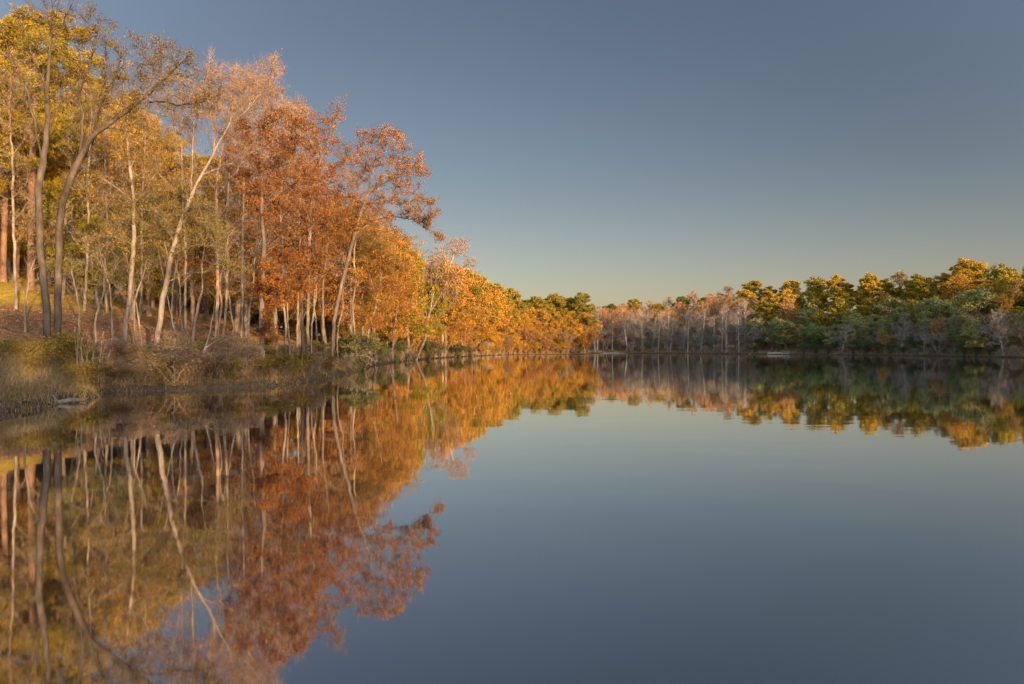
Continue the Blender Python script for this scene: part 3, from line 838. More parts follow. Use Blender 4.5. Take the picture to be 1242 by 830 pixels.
# ------------------------------------------------------------------ the far shore wood, tree by tree
cells = []
cand = []
for _ in range(30000):
    x = rng.uniform(28, 190); y = rng.uniform(140, 372)
    px = CX + x / y * F
    if px < 722 or px > 1262:
        continue
    cand.append((x, y, px))
cand = np.array(cand)
cs = sd(cand[:, 0], cand[:, 1])
sel = (cs > 1.5) & (cs < 64)
cand, cs = cand[sel], cs[sel]
kept = np.zeros((0, 2)); far_list = []
for (x, y, px), s in zip(cand, cs):
    gap = 4.6 if s < 9 else (6.2 if s < 22 else 8.5)
    if px > 1000 and s < 9:
        gap = 5.4
    if len(kept) and ((kept - (x, y)) ** 2).sum(1).min() < gap ** 2:
        continue
    # the pale open lip at the water beside the point
    if 732 < px < 758 and s < 4:
        continue
    if 924 < px < 962 and s < 3.5:
        continue
    if (1196 < px < 1236 and s < 6) or (1124 < px < 1156 and s < 9):
        continue
    kept = np.concatenate([kept, [[x, y]]]); far_list.append((x, y, px, s))
INFO = {
    'hill_green': ('hardwood_tree', 'tree', 'rounded yellow green hardwood among the pines above the right shore', 'yellow green hardwoods on the right hill'),
    'ashen': ('bare_tree', 'bare tree', 'tall leafless tree with thin ashen trunk in the shaded centre of the far shore', 'tall ashen trees of the far shore'),
    'ashen_broad': ('bare_tree', 'bare tree', 'spreading leafless silvery tree on the far shore left of the little dock', 'silvery spreading trees of the far shore'),
    'rosy': ('hardwood_tree', 'tree', 'rosy orange twigged tree catching the sun above the shaded far shore', 'rosy trees along the far skyline'),
    'far_pine': ('pine_tree', 'pine tree', 'dark pine standing among rosy trees on the far skyline', 'dark pines along the far skyline'),
    'hill_pine': ('pine_tree', 'pine tree', 'golden green pine on the hill above the right shore', 'golden green pines on the right hill'),
    'greygreen': ('hardwood_tree', 'tree', 'grey green tree in the shade low on the right shore', 'grey green trees of the right shore'),
    'darkgreen': ('evergreen_tree', 'tree', 'dark green bushy evergreen low on the right shore', 'dark evergreens of the right shore'),
    'fan_bare': ('bare_tree', 'bare tree', 'small leafless many stemmed tree at the edge of the right shore', 'small leafless trees of the right shore'),
    'mid_gold': ('hardwood_tree', 'tree', 'golden leaved tree on the slope above the right shore', 'golden trees of the right shore'),
}
for x, y, px, s in far_list:
    q = rng.random()
    if px < 905:
        if s < 22:
            k = 'ashen' if q < .72 else ('greygreen' if q < .84 else 'ashen_broad'); H = rng.uniform(12, 17)
            if k == 'greygreen':
                k, H = ('ashen_broad', rng.uniform(6, 10))
        else:
            k = 'rosy' if q < .78 else 'far_pine'; H = rng.uniform(13, 16.5) if k == 'rosy' else rng.uniform(13.5, 16.5)
    elif px < 960:
        if s < 20:
            k = 'ashen_broad' if q < .55 and px < 946 else ('greygreen' if q < .8 else 'darkgreen'); H = rng.uniform(9, 14)
        else:
            k = 'rosy' if q < .3 else 'hill_pine'; H = rng.uniform(14, 17.5)
    else:
        if s < 10:
            k = 'greygreen' if q < .36 else ('darkgreen' if q < .48 else ('fan_bare' if q < .66 else ('mid_gold' if q < .84 else 'ashen_broad'))); H = rng.uniform(5.5, 11)
        elif s < 22:
            k = 'greygreen' if q < .4 else ('darkgreen' if q < .52 else ('hill_pine' if q < .72 else ('hill_green' if q < .88 else 'mid_gold'))); H = rng.uniform(8.5, 14)
        else:
            k = 'hill_pine' if q < .58 else ('hill_green' if q < .78 else ('mid_gold' if q < .9 else 'rosy')); H = rng.uniform(12, 18)
    nm, cat, lab, gr = INFO[k]
    if k == 'ashen_broad' and px >= 944:
        lab, gr = 'spreading leafless silvery tree among the green trees of the right shore', 'silvery trees of the right shore'
    if k == 'rosy' and px >= 960:
        lab, gr = 'rosy orange twigged tree among the pines on the right hill', 'rosy trees on the right hill'
    put(k, nm, lab, cat, x, y, H, gr, wide=1.28 if 'pine' in k else 1.08)

place('ashen_broad', 'bare_tree', 'white leafless tree standing alone at the right edge of the far shore', 'bare tree', 1217, 156.2, 376, wide=.8, variant=1)
place('rosy', 'bare_tree', 'salmon pink leafless tree glowing above the grey shrub on the right shore', 'bare tree', 1142, 186, 382, wide=1.2)
place('grey_shrub', 'shrub', 'pale grey twiggy shrub at the water under the salmon pink tree', 'shrub', 1138, 179.5, 405, wide=1.6, variant=0)
place('darkgreen', 'evergreen_tree', 'round dark green holly right of the salmon pink tree', 'tree', 1162, 176, 398, wide=.9)
place('greygreen', 'hardwood_tree', 'broad green grey tree filling the right edge of the far shore', 'tree', 1190, 176, 350, wide=1.3)
place('greygreen', 'hardwood_tree', 'low mossy green tree drooping to the water near the right edge', 'tree', 1184, 165, 400, wide=1.3)
place('greygreen', 'hardwood_tree', 'pale leaved low tree rising behind the little dock', 'tree', 952, 237, 390, wide=1.1)

# shrubs fringing the far shore
fr = 0
for px in np.arange(765, 1240, 15.0):
    if 925 < px < 962 or 1128 < px < 1150:
        continue
    dd = np.linspace(120, 330, 2200); s_ = sd((px - CX) / F * dd, dd)
    j = np.where((s_ > .5) & (dd > (135 if px > 1100 else 170)))[0]
    if len(j) == 0:
        continue
    d = dd[j[0]]
    k = 'grey_shrub' if (px < 900 or rng.random() < .5) else 'green_shrub'
    lab, gr = ('pale grey shrub fringing the waterline of the far shore', 'grey shrubs along the far waterline') if k == 'grey_shrub' else \
        ('green shrub fringing the waterline of the right shore', 'green shrubs along the right waterline')
    put(k, 'shrub', lab, 'shrub', (px - CX) / F * d, d, rng.uniform(1.8, 3.4), gr, wide=1.3)

# shrubs on the left shore
place('green_shrub', 'shrub', 'large round green bush overhanging the water on the left shore', 'shrub', 437, 61.5, 404, wide=1.2, variant=0)
for px, d, yt, w in [(470, 90, 416, 1.1), (488, 100, 413, 1.1), (535, 128, 414, 1.2), (552, 142, 416, 1.3), (568, 160, 418, 1.5), (578, 176, 421, 1.5), (420, 62, 414, 1), (410, 64, 410, 1)]:
    place('green_shrub', 'shrub', 'green shrub in the shade along the left waterline', 'shrub', px, d, yt, 'green shrubs along the left waterline', wide=w)
for px, d, yt in [(455, 72, 420), (500, 104, 418), (520, 112, 424), (545, 140, 424), (425, 58.5, 428), (590, 196, 415), (478, 96, 422)]:
    place('grey_shrub', 'shrub', 'dead grey twiggy shrub along the left waterline', 'shrub', px, d, yt, 'dead grey shrubs along the left waterline')
k = 0
for px in np.arange(118, 420, 9.5):
    for row in (0, 1):
        pxx = px + rng.uniform(-4, 4)
        dd = np.linspace(28, 66, 900); s_ = sd((pxx - CX) / F * dd, dd)
        j = np.where(s_ > (.45 if row == 0 else 2.6))[0]
        if len(j) == 0:
            continue
        d = dd[j[0]] + rng.uniform(0, .6)
        kk = 'leafy_shrub' if rng.random() < .24 else 'brown_shrub'
        lab, gr = ('olive leaved low shrub in the brush along the left bank', 'olive shrubs on the left bank') if kk == 'leafy_shrub' else \
            ('dry brown twiggy shrub in the brush along the left bank', 'dry brown shrubs on the left bank')
        put(kk, 'shrub', lab, 'shrub', (pxx - CX) / F * d, d, rng.uniform(.6, 1.5) * (1.3 if rng.random() < .15 else 1), gr, wide=float(rng.uniform(.9, 1.5)))
place('leafy_shrub', 'shrub', 'bright green shrub at the foot of the dark forked tree', 'shrub', 78, 31.5, 402, wide=1.2)
for px, d, yt in [(40, 27.5, 440), (90, 28.5, 440), (15, 30, 410), (55, 29.5, 412)]:
    place('leafy_shrub', 'shrub', 'low olive shrub in the tall grass at the left edge', 'shrub', px, d, yt, 'olive shrubs in the tall grass')

# understorey of the left shore wood
UN = {'under_gold': ('golden leaved thicket', 'golden thickets under the left shore trees'), 'under_rust': ('rusty twigged thicket', 'rusty thickets under the left shore trees'),
      'under_olive': ('olive leaved thicket', 'olive thickets under the left shore trees')}
kept = np.zeros((0, 2)); cnt_ = 0
for _ in range(9000):
    y = rng.uniform(58, 250); x = rng.uniform(-70, 36); px = CX + x / y * F
    s_ = float(sd([x], [y])[0])
    if not ((2.2 if y < 105 else .9) < s_ < 24) or px < 250 or px > 716 or y < 84:
        continue
    if len(kept) and ((kept - (x, y)) ** 2).sum(1).min() < (3.9 + y * .005) ** 2:
        continue
    kept = np.concatenate([kept, [[x, y]]])
    k = str(rng.choice(['under_gold', 'under_rust', 'under_olive'], p=[.42, .3, .28]))
    H = rng.uniform(3.2, 6.5) if y < 120 else rng.uniform(4, 8)
    put(k, 'thicket', UN[k][0] + ' between the trunks of the left shore wood', 'thicket', x, y, H, UN[k][1], wide=1.15)
    cnt_ += 1
for px, d, H in [(15, 76, 4.5), (55, 84, 5), (95, 88, 5), (135, 88, 4.6), (175, 95, 5), (205, 92, 4.6), (240, 96, 5), (270, 92, 5), (300, 96, 5.5), (-5, 84, 5), (35, 95, 6), (120, 100, 6), (190, 105, 6), (75, 100, 6), (155, 104, 6),
                 (230, 104, 6), (260, 108, 6), (330, 88, 4.6), (315, 104, 6), (350, 96, 5)]:
    k = str(rng.choice(['under_gold', 'under_olive'])); x = (px - CX) / F * d
    put(k, 'thicket', UN[k][0] + ' at the top of the lawn on the left slope', 'thicket', x, d, H, UN[k][1].replace('under the left shore trees', 'at the top of the left lawn'), wide=1.3)
# the deep wood at the back of the left slope
kept = np.zeros((0, 2))
for _ in range(6000):
    y = rng.uniform(88, 165); px = rng.uniform(-60, 430); x = (px - CX) / F * y
    if len(kept) and ((kept - (x, y)) ** 2).sum(1).min() < 7.5 ** 2:
        continue
    if float(sd([x], [y])[0]) < 20:
        continue
    kept = np.concatenate([kept, [[x, y]]])
    if len(kept) > 75:
        break
    if len(kept) % 3:
        k, lab, gr = ('mid_gold', 'golden leaved hardwood in the wood behind the left bank', 'golden hardwoods in the wood behind the left bank')
    else:
        k, lab, gr = ('mid_orange', 'orange tree deep in the wood at the back of the left slope', 'orange trees deep in the left wood')
    put(k, 'hardwood_tree', lab, 'tree', x, y, rng.uniform(10, 14), gr, wide=1.1)
for px in np.arange(-30, 420, 24.0):
    d = rng.uniform(68, 82) + px * .06; x = (px - CX) / F * d
    k = str(rng.choice(['under_gold', 'under_olive', 'under_rust']))
    put(k, 'thicket', UN[k][0] + ' at the top of the lawn on the left slope', 'thicket', x, d, rng.uniform(3, 5), UN[k][1].replace('under the left shore trees', 'at the top of the left lawn'), wide=1.5)
# undergrowth inside the far wood
kept = np.zeros((0, 2)); un2 = 0
for _ in range(12000):
    x = rng.uniform(28, 180); y = rng.uniform(140, 335); px = CX + x / y * F
    s_ = float(sd([x], [y])[0])
    if not (2.5 < s_ < 62) or px < 735 or px > 1250 or (px < 760 and s_ < 8) or (924 < px < 962 and s_ < 6):
        continue
    if len(kept) and ((kept - (x, y)) ** 2).sum(1).min() < (6.0 if s_ < 20 else 7.5) ** 2:
        continue
    kept = np.concatenate([kept, [[x, y]]]); un2 += 1
    if s_ >= 20:
        k = 'rosy' if px < 915 else str(rng.choice(['hill_pine', 'hill_pine', 'mid_gold']))
        nm, cat, lab, gr = INFO[k]
        put(k, nm, 'young ' + lab, cat, x, y, rng.uniform(6, 10), 'young ' + gr, wide=1.5)
        continue
    k = 'under_grey' if px < 915 or rng.random() < .25 else 'green_shrub'
    if k == 'under_grey':
        put(k, 'thicket', 'ashen twiggy thicket between the trunks of the far shore', 'thicket', x, y, rng.uniform(3.5, 6.5), 'ashen thickets of the far shore', wide=1.3)
    else:
        put(k, 'thicket', 'green thicket between the trunks of the right shore', 'thicket', x, y, rng.uniform(2.5, 4.5), 'green thickets of the right shore', wide=1.4)
print('understorey', cnt_, un2)

# ------------------------------------------------------------------ ground, water
def mat_ground():
    m, nt, out = new_mat('ground_soil')
    tc = N(nt, 'ShaderNodeTexCoord'); at = N(nt, 'ShaderNodeAttribute', attribute_name='shore')
    la = N(nt, 'ShaderNodeAttribute', attribute_name='lawn')
    n1 = N(nt, 'ShaderNodeTexNoise'); n1.inputs['Scale'].default_value = 3.5; n1.inputs['Detail'].default_value = 8; n1.inputs['Roughness'].default_value = .7
    n2 = N(nt, 'ShaderNodeTexNoise'); n2.inputs['Scale'].default_value = .18; n2.inputs['Detail'].default_value = 4
    nt.links.new(tc.outputs['Object'], n1.inputs['Vector']); nt.links.new(tc.outputs['Object'], n2.inputs['Vector'])
    lit = ramp(nt, n1.outputs['Fac'], [(.3, (.055, .035, .02)), (.45, (.14, .085, .05)), (.58, (.22, .135, .075)), (.7, (.30, .20, .12))])
    gra = ramp(nt, n1.outputs['Fac'], [(.3, (.16, .13, .02)), (.5, (.33, .25, .038)), (.7, (.44, .33, .06))])
    wet = ramp(nt, n1.outputs['Fac'], [(.3, (.035, .028, .02)), (.7, (.11, .085, .055))])
    # patchy lawn mask
    ms = N(nt, 'ShaderNodeMath', operation='MULTIPLY_ADD'); ms.inputs[1].default_value = 1.0
    sc = N(nt, 'ShaderNodeMath', operation='MULTIPLY_ADD'); sc.inputs[1].default_value = 2.2; sc.inputs[2].default_value = -1.1
    nt.links.new(n2.outputs['Fac'], sc.inputs[0]); nt.links.new(la.outputs['Fac'], ms.inputs[0]); nt.links.new(sc.outputs[0], ms.inputs[2])
    ms.use_clamp = True
    mx = N(nt, 'ShaderNodeMix', data_type='RGBA'); nt.links.new(ms.outputs[0], mx.inputs[0]); nt.links.new(lit, mx.inputs[6]); nt.links.new(gra, mx.inputs[7])
    wf = N(nt, 'ShaderNodeMapRange'); wf.inputs[1].default_value = .15; wf.inputs[2].default_value = .9
    nt.links.new(at.outputs['Fac'], wf.inputs[0])
    mw = N(nt, 'ShaderNodeMix', data_type='RGBA'); nt.links.new(wf.outputs[0], mw.inputs[0]); nt.links.new(wet, mw.inputs[6]); nt.links.new(mx.outputs[2], mw.inputs[7])
    d = N(nt, 'ShaderNodeBsdfDiffuse'); nt.links.new(mw.outputs[2], d.inputs[0])
    bp = N(nt, 'ShaderNodeBump'); bp.inputs['Strength'].default_value = .7; bp.inputs['Distance'].default_value = .12
    nt.links.new(n1.outputs['Fac'], bp.inputs['Height']); nt.links.new(bp.outputs[0], d.inputs['Normal'])
    nt.links.new(d.outputs[0], out.inputs[0])
    return m


def axis(lo, hi, step, far_lo, far_hi, n):
    core = np.arange(lo, hi, step)
    a = lo - np.geomspace(step, lo - far_lo, n)[::-1]
    b = hi + np.geomspace(step, far_hi - hi, n)
    return np.concatenate([a, core, b])


gx = np.unique(np.concatenate([axis(-46, -4, .4, -2600, -4.1, 40)[:145], np.arange(-4, 130, 1.3), 130 + np.geomspace(1.3, 2500, 45)]))
gy = np.unique(np.concatenate([axis(14, 66, .45, -900, 66.1, 45)[:160], np.arange(66, 320, 1.6), 320 + np.geomspace(1.6, 2800, 45)]))
GX, GY = np.meshgrid(gx, gy)
S = sd(GX.ravel(), GY.ravel())
Z = hgt(GX.ravel(), GY.ravel(), S)
V = np.stack([GX.ravel(), GY.ravel(), Z], 1)
nx, ny = len(gx), len(gy)
ii = (np.arange(ny - 1)[:, None] * nx + np.arange(nx - 1)[None]).ravel()
me = mesh('ground', V, [np.stack([ii, ii + 1, ii + nx + 1, ii + nx], 1)], [mat_ground()], smooth=True)
for nm, val in (('shore', S), ('lawn', sm(12, 20, S) * sm(0, -14, GX.ravel()) * (1 - sm(70, 95, GY.ravel())))):
    a = me.attributes.new(nm, 'FLOAT', 'POINT'); a.data.foreach_set('value', val.astype(np.float32))
tag(link('ground', me), kind='structure')


def mat_water():
    m, nt, out = new_mat('lake_water')
    tc = N(nt, 'ShaderNodeTexCoord')
    mp = N(nt, 'ShaderNodeMapping'); mp.inputs['Scale'].default_value = (.35, 1.0, 1)
    nt.links.new(tc.outputs['Object'], mp.inputs[0])
    n1 = N(nt, 'ShaderNodeTexNoise'); n1.inputs['Scale'].default_value = .9; n1.inputs['Detail'].default_value = 2
    nt.links.new(mp.outputs[0], n1.inputs['Vector'])
    bp = N(nt, 'ShaderNodeBump'); bp.inputs['Strength'].default_value = .22; bp.inputs['Distance'].default_value = .010
    nt.links.new(n1.outputs['Fac'], bp.inputs['Height'])
    m2 = N(nt, 'ShaderNodeMapping'); m2.inputs['Scale'].default_value = (.025, .09, 1)
    nt.links.new(tc.outputs['Object'], m2.inputs[0])
    n2 = N(nt, 'ShaderNodeTexNoise'); n2.inputs['Scale'].default_value = 1.0; n2.inputs['Detail'].default_value = 3
    nt.links.new(m2.outputs[0], n2.inputs['Vector'])
    st = N(nt, 'ShaderNodeMapRange'); st.inputs[1].default_value = .42; st.inputs[2].default_value = .68; st.inputs[3].default_value = .10; st.inputs[4].default_value = .62
    nt.links.new(n2.outputs['Fac'], st.inputs[0]); nt.links.new(st.outputs[0], bp.inputs['Strength'])
    fr = N(nt, 'ShaderNodeFresnel'); fr.inputs['IOR'].default_value = 1.333
    pw = N(nt, 'ShaderNodeMath', operation='POWER'); pw.inputs[1].default_value = .31
    nt.links.new(fr.outputs[0], pw.inputs[0])
    gl = N(nt, 'ShaderNodeBsdfGlossy'); gl.inputs['Roughness'].default_value = .03; gl.inputs['Color'].default_value = (.98, .98, .98, 1)
    nt.links.new(bp.outputs[0], gl.inputs['Normal'])
    df = N(nt, 'ShaderNodeBsdfDiffuse'); df.inputs['Color'].default_value = (.016, .018, .02, 1)
    mx = N(nt, 'ShaderNodeMixShader')
    nt.links.new(pw.outputs[0], mx.inputs[0]); nt.links.new(df.outputs[0], mx.inputs[1]); nt.links.new(gl.outputs[0], mx.inputs[2])
    nt.links.new(mx.outputs[0], out.inputs[0])
    return m


wv = np.array([(-60, -40, 0), (140, -40, 0), (140, 310, 0), (-60, 310, 0)], float)
tag(link('lake_water', mesh('lake_water', wv, [np.array([[0, 1, 2, 3]])], [mat_water()])), kind='structure')

# ------------------------------------------------------------------ grass, leaf litter
def blades(x, y, h, w, g, lean=.35):
    n = len(x)
    z = hgt(x, y)
    b = np.stack([x, y, z - .03], 1)
    a = g.uniform(0, 6.28, n); sdv = np.stack([np.cos(a), np.sin(a), np.zeros(n)], 1) * (w / 2)[:, None]
    ln = g.normal(size=(n, 3)) * lean; ln[:, 2] = 0
    mid = b + np.array([0, 0, 1]) * (h * .55)[:, None] + ln * (h * .3)[:, None]
    tip = b + np.array([0, 0, 1]) * (h * .95)[:, None] + ln * (h * .9)[:, None]
    V = np.stack([b - sdv, b + sdv, mid + sdv * .7, mid - sdv * .7, tip], 1).reshape(-1, 3)
    o = np.arange(n)[:, None] * 5
    return V, [o + np.array([[0, 1, 2, 3]]), o + np.array([[3, 2, 4]])]


g = np.random.default_rng(5)
x = g.uniform(-32, -10, 190000); y = g.uniform(18, 66, 190000)
s = sd(x, y)
pr = np.where(s < -.12, 0, np.where(s < 7, 1.0, np.where(s < 14, .3, .1))) * np.where(y < 34, 1.0, .55)
clump = .5 + .5 * np.sin(x * 1.7 + 2 * np.sin(y * .9)) * np.sin(y * 1.3 + x * .4)
m = g.random(len(x)) < pr * np.where(s < .55, .8, .35 + .6 * clump)
x, y, s, clump = x[m], y[m], s[m], clump[m]
h = np.interp(s, [0, 1, 5, 9, 20], [.45, .75, .7, .35, .12]) * (.5 + .6 * clump) * g.uniform(.6, 1.3, len(x)) * np.where(y < 31, .95, .75)
h *= g.uniform(.6, 1.25, len(x)) * np.where(s < .55, .6, 1)
Vg, Fg = blades(x, y, h, np.full(len(x), .022), g, .6)
tag(link('bank_grass', mesh('bank_grass', Vg, Fg, [LF['grass']])), 'dry brown and green grass and brush covering the left bank', 'grass', kind='stuff')

x = g.uniform(-75, -14, 60000); y = g.uniform(28, 110, 60000)
s = sd(x, y); m = (s > 4) & (g.random(len(x)) < np.interp(s, [4, 12, 16, 60], [1, .9, .35, .1]))
x, y = x[m], y[m]
c = np.stack([x, y, hgt(x, y) + .03], 1)
Vl, Fl = leaf_quads(c, .10, g, .7, .8)
tag(link('fallen_leaves', mesh('fallen_leaves', Vl, Fl, [LF['litter']])), 'brown fallen leaves scattered over the left slope', 'leaves', kind='stuff')

# far bank brush: low rough growth hugging the far and middle waterlines
ang = []
xs = g.uniform(-24, 125, 90000); ys = g.uniform(62, 306, 90000)
s = sd(xs, ys); m = (s > 0) & (s < 3.5)
xs, ys, s = xs[m], ys[m], s[m]
Vb, Fb = blades(xs, ys, g.uniform(.4, 1.3, len(xs)), np.full(len(xs), .14), g, .5)
tag(link('bank_brush', mesh('bank_brush', Vb, Fb, [LF['dry']])), 'low dry brush along the distant waterline', 'brush', kind='stuff')

# ------------------------------------------------------------------ canes, logs, dead branches
def poly_tube(pts, rad, k=7, D=.12, g=g, wob=.1):
    t = Tree(D, g); t.limb(pts, wob=wob)
    n = len(t.p)
    r = np.interp(np.linspace(0, 1, n), np.linspace(0, 1, len(rad)), rad)
    d = unit(np.gradient(t.p, axis=0))
    V, Fc = tubes(t.p[:-1], t.p[1:], d[:-1], d[1:], r[:-1], r[1:], k)
    caps = np.array([list(range(k))[::-1], list(range(len(V) - k, len(V)))])
    return V, Fc + [caps]


def centred(parts, base):
    V, Fc = join(parts)
    return V - base, Fc


# clump of dry canes
b0 = P(106, 440, 30.4); b0[2] = ground_at(b0[0], b0[1])
root = bpy.data.objects.new('reed_clump', None); COL.objects.link(root); root.location = b0
tag(root, 'clump of tall dry upright canes between the dark forked tree and the pale trunk', 'canes')
for i in range(17):
    bx, by = g.uniform(-.6, .6), g.uniform(-.3, .6)
    hh = g.uniform(1.0, 2.3); tx = bx * 1.2 + g.normal() * .2
    z0 = ground_at(b0[0] + bx, b0[1] + by) - b0[2]
    V, Fc = poly_tube([(bx, by, z0), (bx * .7 + tx * .3, by, hh * .5), (tx, by + g.normal() * .1, hh)], [.013, .010, .006], 5, .3, g, .03)
    V2, F2 = leaf_quads(np.array([[tx, by, hh + .0]]) + g.normal(size=(14, 3)) * np.array([.03, .03, .14]), .10, g, .3)
    co_ = link('cane', mesh('cane', V, Fc, [LF['canes']]), root)
    link('seed_head', mesh('seed_head', *poly_tube([(tx, by, hh - .02), (tx + .02, by, hh + .1), (tx + .05, by + .02, hh + .24)], [.006, .026, .008], 5, .08, g, .03), [LF['canes']]), co_)

# pale log floating at the grassy bank
a = P(56, 492.5, 24.4); b = P(105, 487.5, 25.4); a[2] = .05; b[2] = .12
mid = (a + b) / 2 + np.array([0, 0, .015])
V, Fc = centred([poly_tube([a, mid, b], [.07, .10, .088, .095, .075, .06], 9, .12, g, .12),
                 poly_tube([a + np.array([.35, 0, .06]), a + np.array([.25, .02, .28]), a + np.array([.12, .05, .36])], [.05, .03, .015], 6, .1, g, .1)], mid)
tag(link('fallen_log', mesh('fallen_log', V, Fc, [BK['drift']], smooth=True), loc=mid), 'pale weathered log floating against the grassy bank at the left edge', 'log')


def dead_branch(label, segs, d, rad, bark='drift', name='dead_branch', at_water=False):
    parts = []
    base = P(segs[0][0][0], segs[0][0][1], d)
    for i, sg in enumerate(segs):
        pts = [P(q[0], q[1], d + (q[2] if len(q) > 2 else 0)) for q in sg]
        if i == 0:
            base = pts[0]
        parts.append(poly_tube(pts, [rad if i == 0 else rad * .55, rad * .25], 6, .12, g, .12))
    V, Fc = centred(parts, base)
    tag(link(name, mesh(name, V, Fc, [BK[bark]], smooth=True), loc=base), label, 'branch')


dead_branch('curved bare stick standing in the water under the leaning grey trunk', [[(201, 478), (201, 462), (197, 452), (188, 445)]], 32.3, .03)
dead_branch('grey root snag slanting to the water below the pale straight trunk', [[(168, 474), (160, 460), (152, 448)], [(162, 463), (158, 450), (160, 444)], [(165, 469), (175, 468), (185, 472)]], 32.6, .085)
dead_branch('thin dead branch trailing in the water below the dark snag', [[(372, 459), (382, 455), (391, 448), (394, 444)], [(382, 455), (386, 457), (393, 463, -.8)], [(378, 457), (384, 450)]], 45.8, .045)
dead_branch('tangle of grey dead limbs in front of the round green bush', [[(424, 434), (435, 431), (447, 433), (456, 440)], [(430, 432), (440, 436), (446, 443)], [(438, 432), (448, 428), (455, 429)], [(434, 431), (430, 422), (434, 416)], [(447, 433), (452, 436), (450, 444)]], 57.2, .05)
dead_branch('long dark waterlogged limb lying along the left waterline', [[(180, 474), (230, 474.6), (280, 474.9), (314, 475)]], 32.1, .04, 'dark')

# ------------------------------------------------------------------ little dock and sandbar on the far shore
def box(x0, x1, y0, y1, z0, z1):
    v = np.array([(x, y, z) for z in (z0, z1) for y in (y0, y1) for x in (x0, x1)], float)
    f = np.array([[0, 2, 3, 1], [4, 5, 7, 6], [0, 1, 5, 4], [2, 6, 7, 3], [0, 4, 6, 2], [1, 3, 7, 5]])
    return v, [f]


mw, nt, out = new_mat('bleached_planks')
tc = N(nt, 'ShaderNodeTexCoord'); nn_ = N(nt, 'ShaderNodeTexNoise'); nn_.inputs['Scale'].default_value = 3
mp_ = N(nt, 'ShaderNodeMapping'); mp_.inputs['Scale'].default_value = (.6, 6, 6); nt.links.new(tc.outputs['Object'], mp_.inputs[0]); nt.links.new(mp_.outputs[0], nn_.inputs['Vector'])
d_ = N(nt, 'ShaderNodeBsdfDiffuse'); nt.links.new(ramp(nt, nn_.outputs['Fac'], [(.12, .112, .094), (.23, .215, .188), (.31, .295, .265)]), d_.inputs[0]); nt.links.new(d_.outputs[0], out.inputs[0])
dk = P(944, 430, 232); dk[2] = 0
root = bpy.data.objects.new('dock', None); COL.objects.link(root); root.location = dk; root.rotation_euler = (0, 0, R(-12)); root.scale = (.8, .8, .8)
tag(root, 'small bleached wooden dock with a square railing at the far waterline', 'dock')
parts = [box(-4.6 + i * .31, -4.6 + i * .31 + .29, -.9, 1.6, .52, .60) for i in range(29)]
V, Fc = join(parts); link('deck', mesh('deck', V, Fc, [mw]), root)
V, Fc = join([box(-4.6, 4.4, -.98, -.905, .2, .58), box(-4.6, 4.4, 1.605, 1.68, .2, .58)]); link('edge_beam', mesh('edge_beam', V, Fc, [mw]), root)
for xx in (-4.4, -1.5, 1.6, 4.2):
    for yy in (-.8, 1.5):
        V, Fc = box(xx - .09, xx + .09, yy - .09, yy + .09, -1.4, .515); link('post', mesh('post', V, Fc, [mw]), root)
V, Fc = join([box(1.45, 1.6, -.86, -.71, .605, 1.45), box(4.1, 4.25, -.86, -.71, .605, 1.45), box(1.4, 4.3, -.88, -.69, 1.455, 1.57), box(1.605, 4.095, -.82, -.75, .98, 1.08)])
link('railing', mesh('railing', V, Fc, [mw]), root)
V, Fc = join([box(-4.3, 1.2, -.75, -.3, .605, .98), box(-4.35, 1.25, -.8, -.25, .985, 1.05)]); link('bench', mesh('bench', V, Fc, [mw]), root)

ms, nt, out = new_mat('pale_sand')
nn_ = N(nt, 'ShaderNodeTexNoise'); nn_.inputs['Scale'].default_value = 1.5; nn_.inputs['Detail'].default_value = 6
d_ = N(nt, 'ShaderNodeBsdfDiffuse'); nt.links.new(ramp(nt, nn_.outputs['Fac'], [(.3, (.16, .135, .11)), (.7, (.30, .265, .225))]), d_.inputs[0]); nt.links.new(d_.outputs[0], out.inputs[0])
nu, nv = 60, 9
uu, vv = np.meshgrid(np.linspace(0, 1, nu), np.linspace(0, 1, nv))
ctr = np.array([43.5, 294.5, 0])
sx = (uu - .5) * 13.5; sy = (vv - .5) * 5 + .9 * np.sin(uu * 5)
sz = .62 * np.sin(np.pi * uu) ** .5 * np.sin(np.pi * vv) ** .6 * (.8 + .25 * np.sin(uu * 17) * np.sin(vv * 5 + 1)) - .15
V = np.stack([sx.ravel(), sy.ravel(), sz.ravel()], 1)
ii = (np.arange(nv - 1)[:, None] * nu + np.arange(nu - 1)[None]).ravel()
tag(link('sandbar', mesh('sandbar', V, [np.stack([ii, ii + 1, ii + nu + 1, ii + nu], 1)], [ms], smooth=True), loc=ctr), kind='structure')

# ------------------------------------------------------------------ unseen wood on the near and right-hand banks, heights shaped to cast shade
us = np.array([-45, -10, 10, 25, 40, 60, 85, 105, 118, 140, 149, 153, 163, 168, 190, 195, 199, 209, 213, 225, 250.])
top = np.array([14, 15.4, 15.8, 16.5, 19.5, 22, 24.5, 22, 14, 14, 20, 28, 27, 8, 20, 33, 37.5, 38, 20, 9, 9.])
wl_ = np.array([65, 65, 65, 68, 72, 74, 72, 66, 58, 38, 12, 4, -14, -40, -50, -52, -54, -57, -58, -62, -70.])
crowns = []
for u in np.arange(-45, 250, 3.0):
    for k in range(3):
        uu_ = u + g.uniform(-1.6, 1.6)
        w_ = np.interp(uu_, us, wl_) + k * 6.0 + g.uniform(-2, 2)
        x = .829 * uu_ + .559 * w_; y = .559 * uu_ - .829 * w_
        if sd([x], [y])[0] < 1.5:
            continue
        T = np.interp(uu_, us, top) + g.normal() * 1.1
        crowns.append((x, y, ground_at(x, y), T))
pv = []
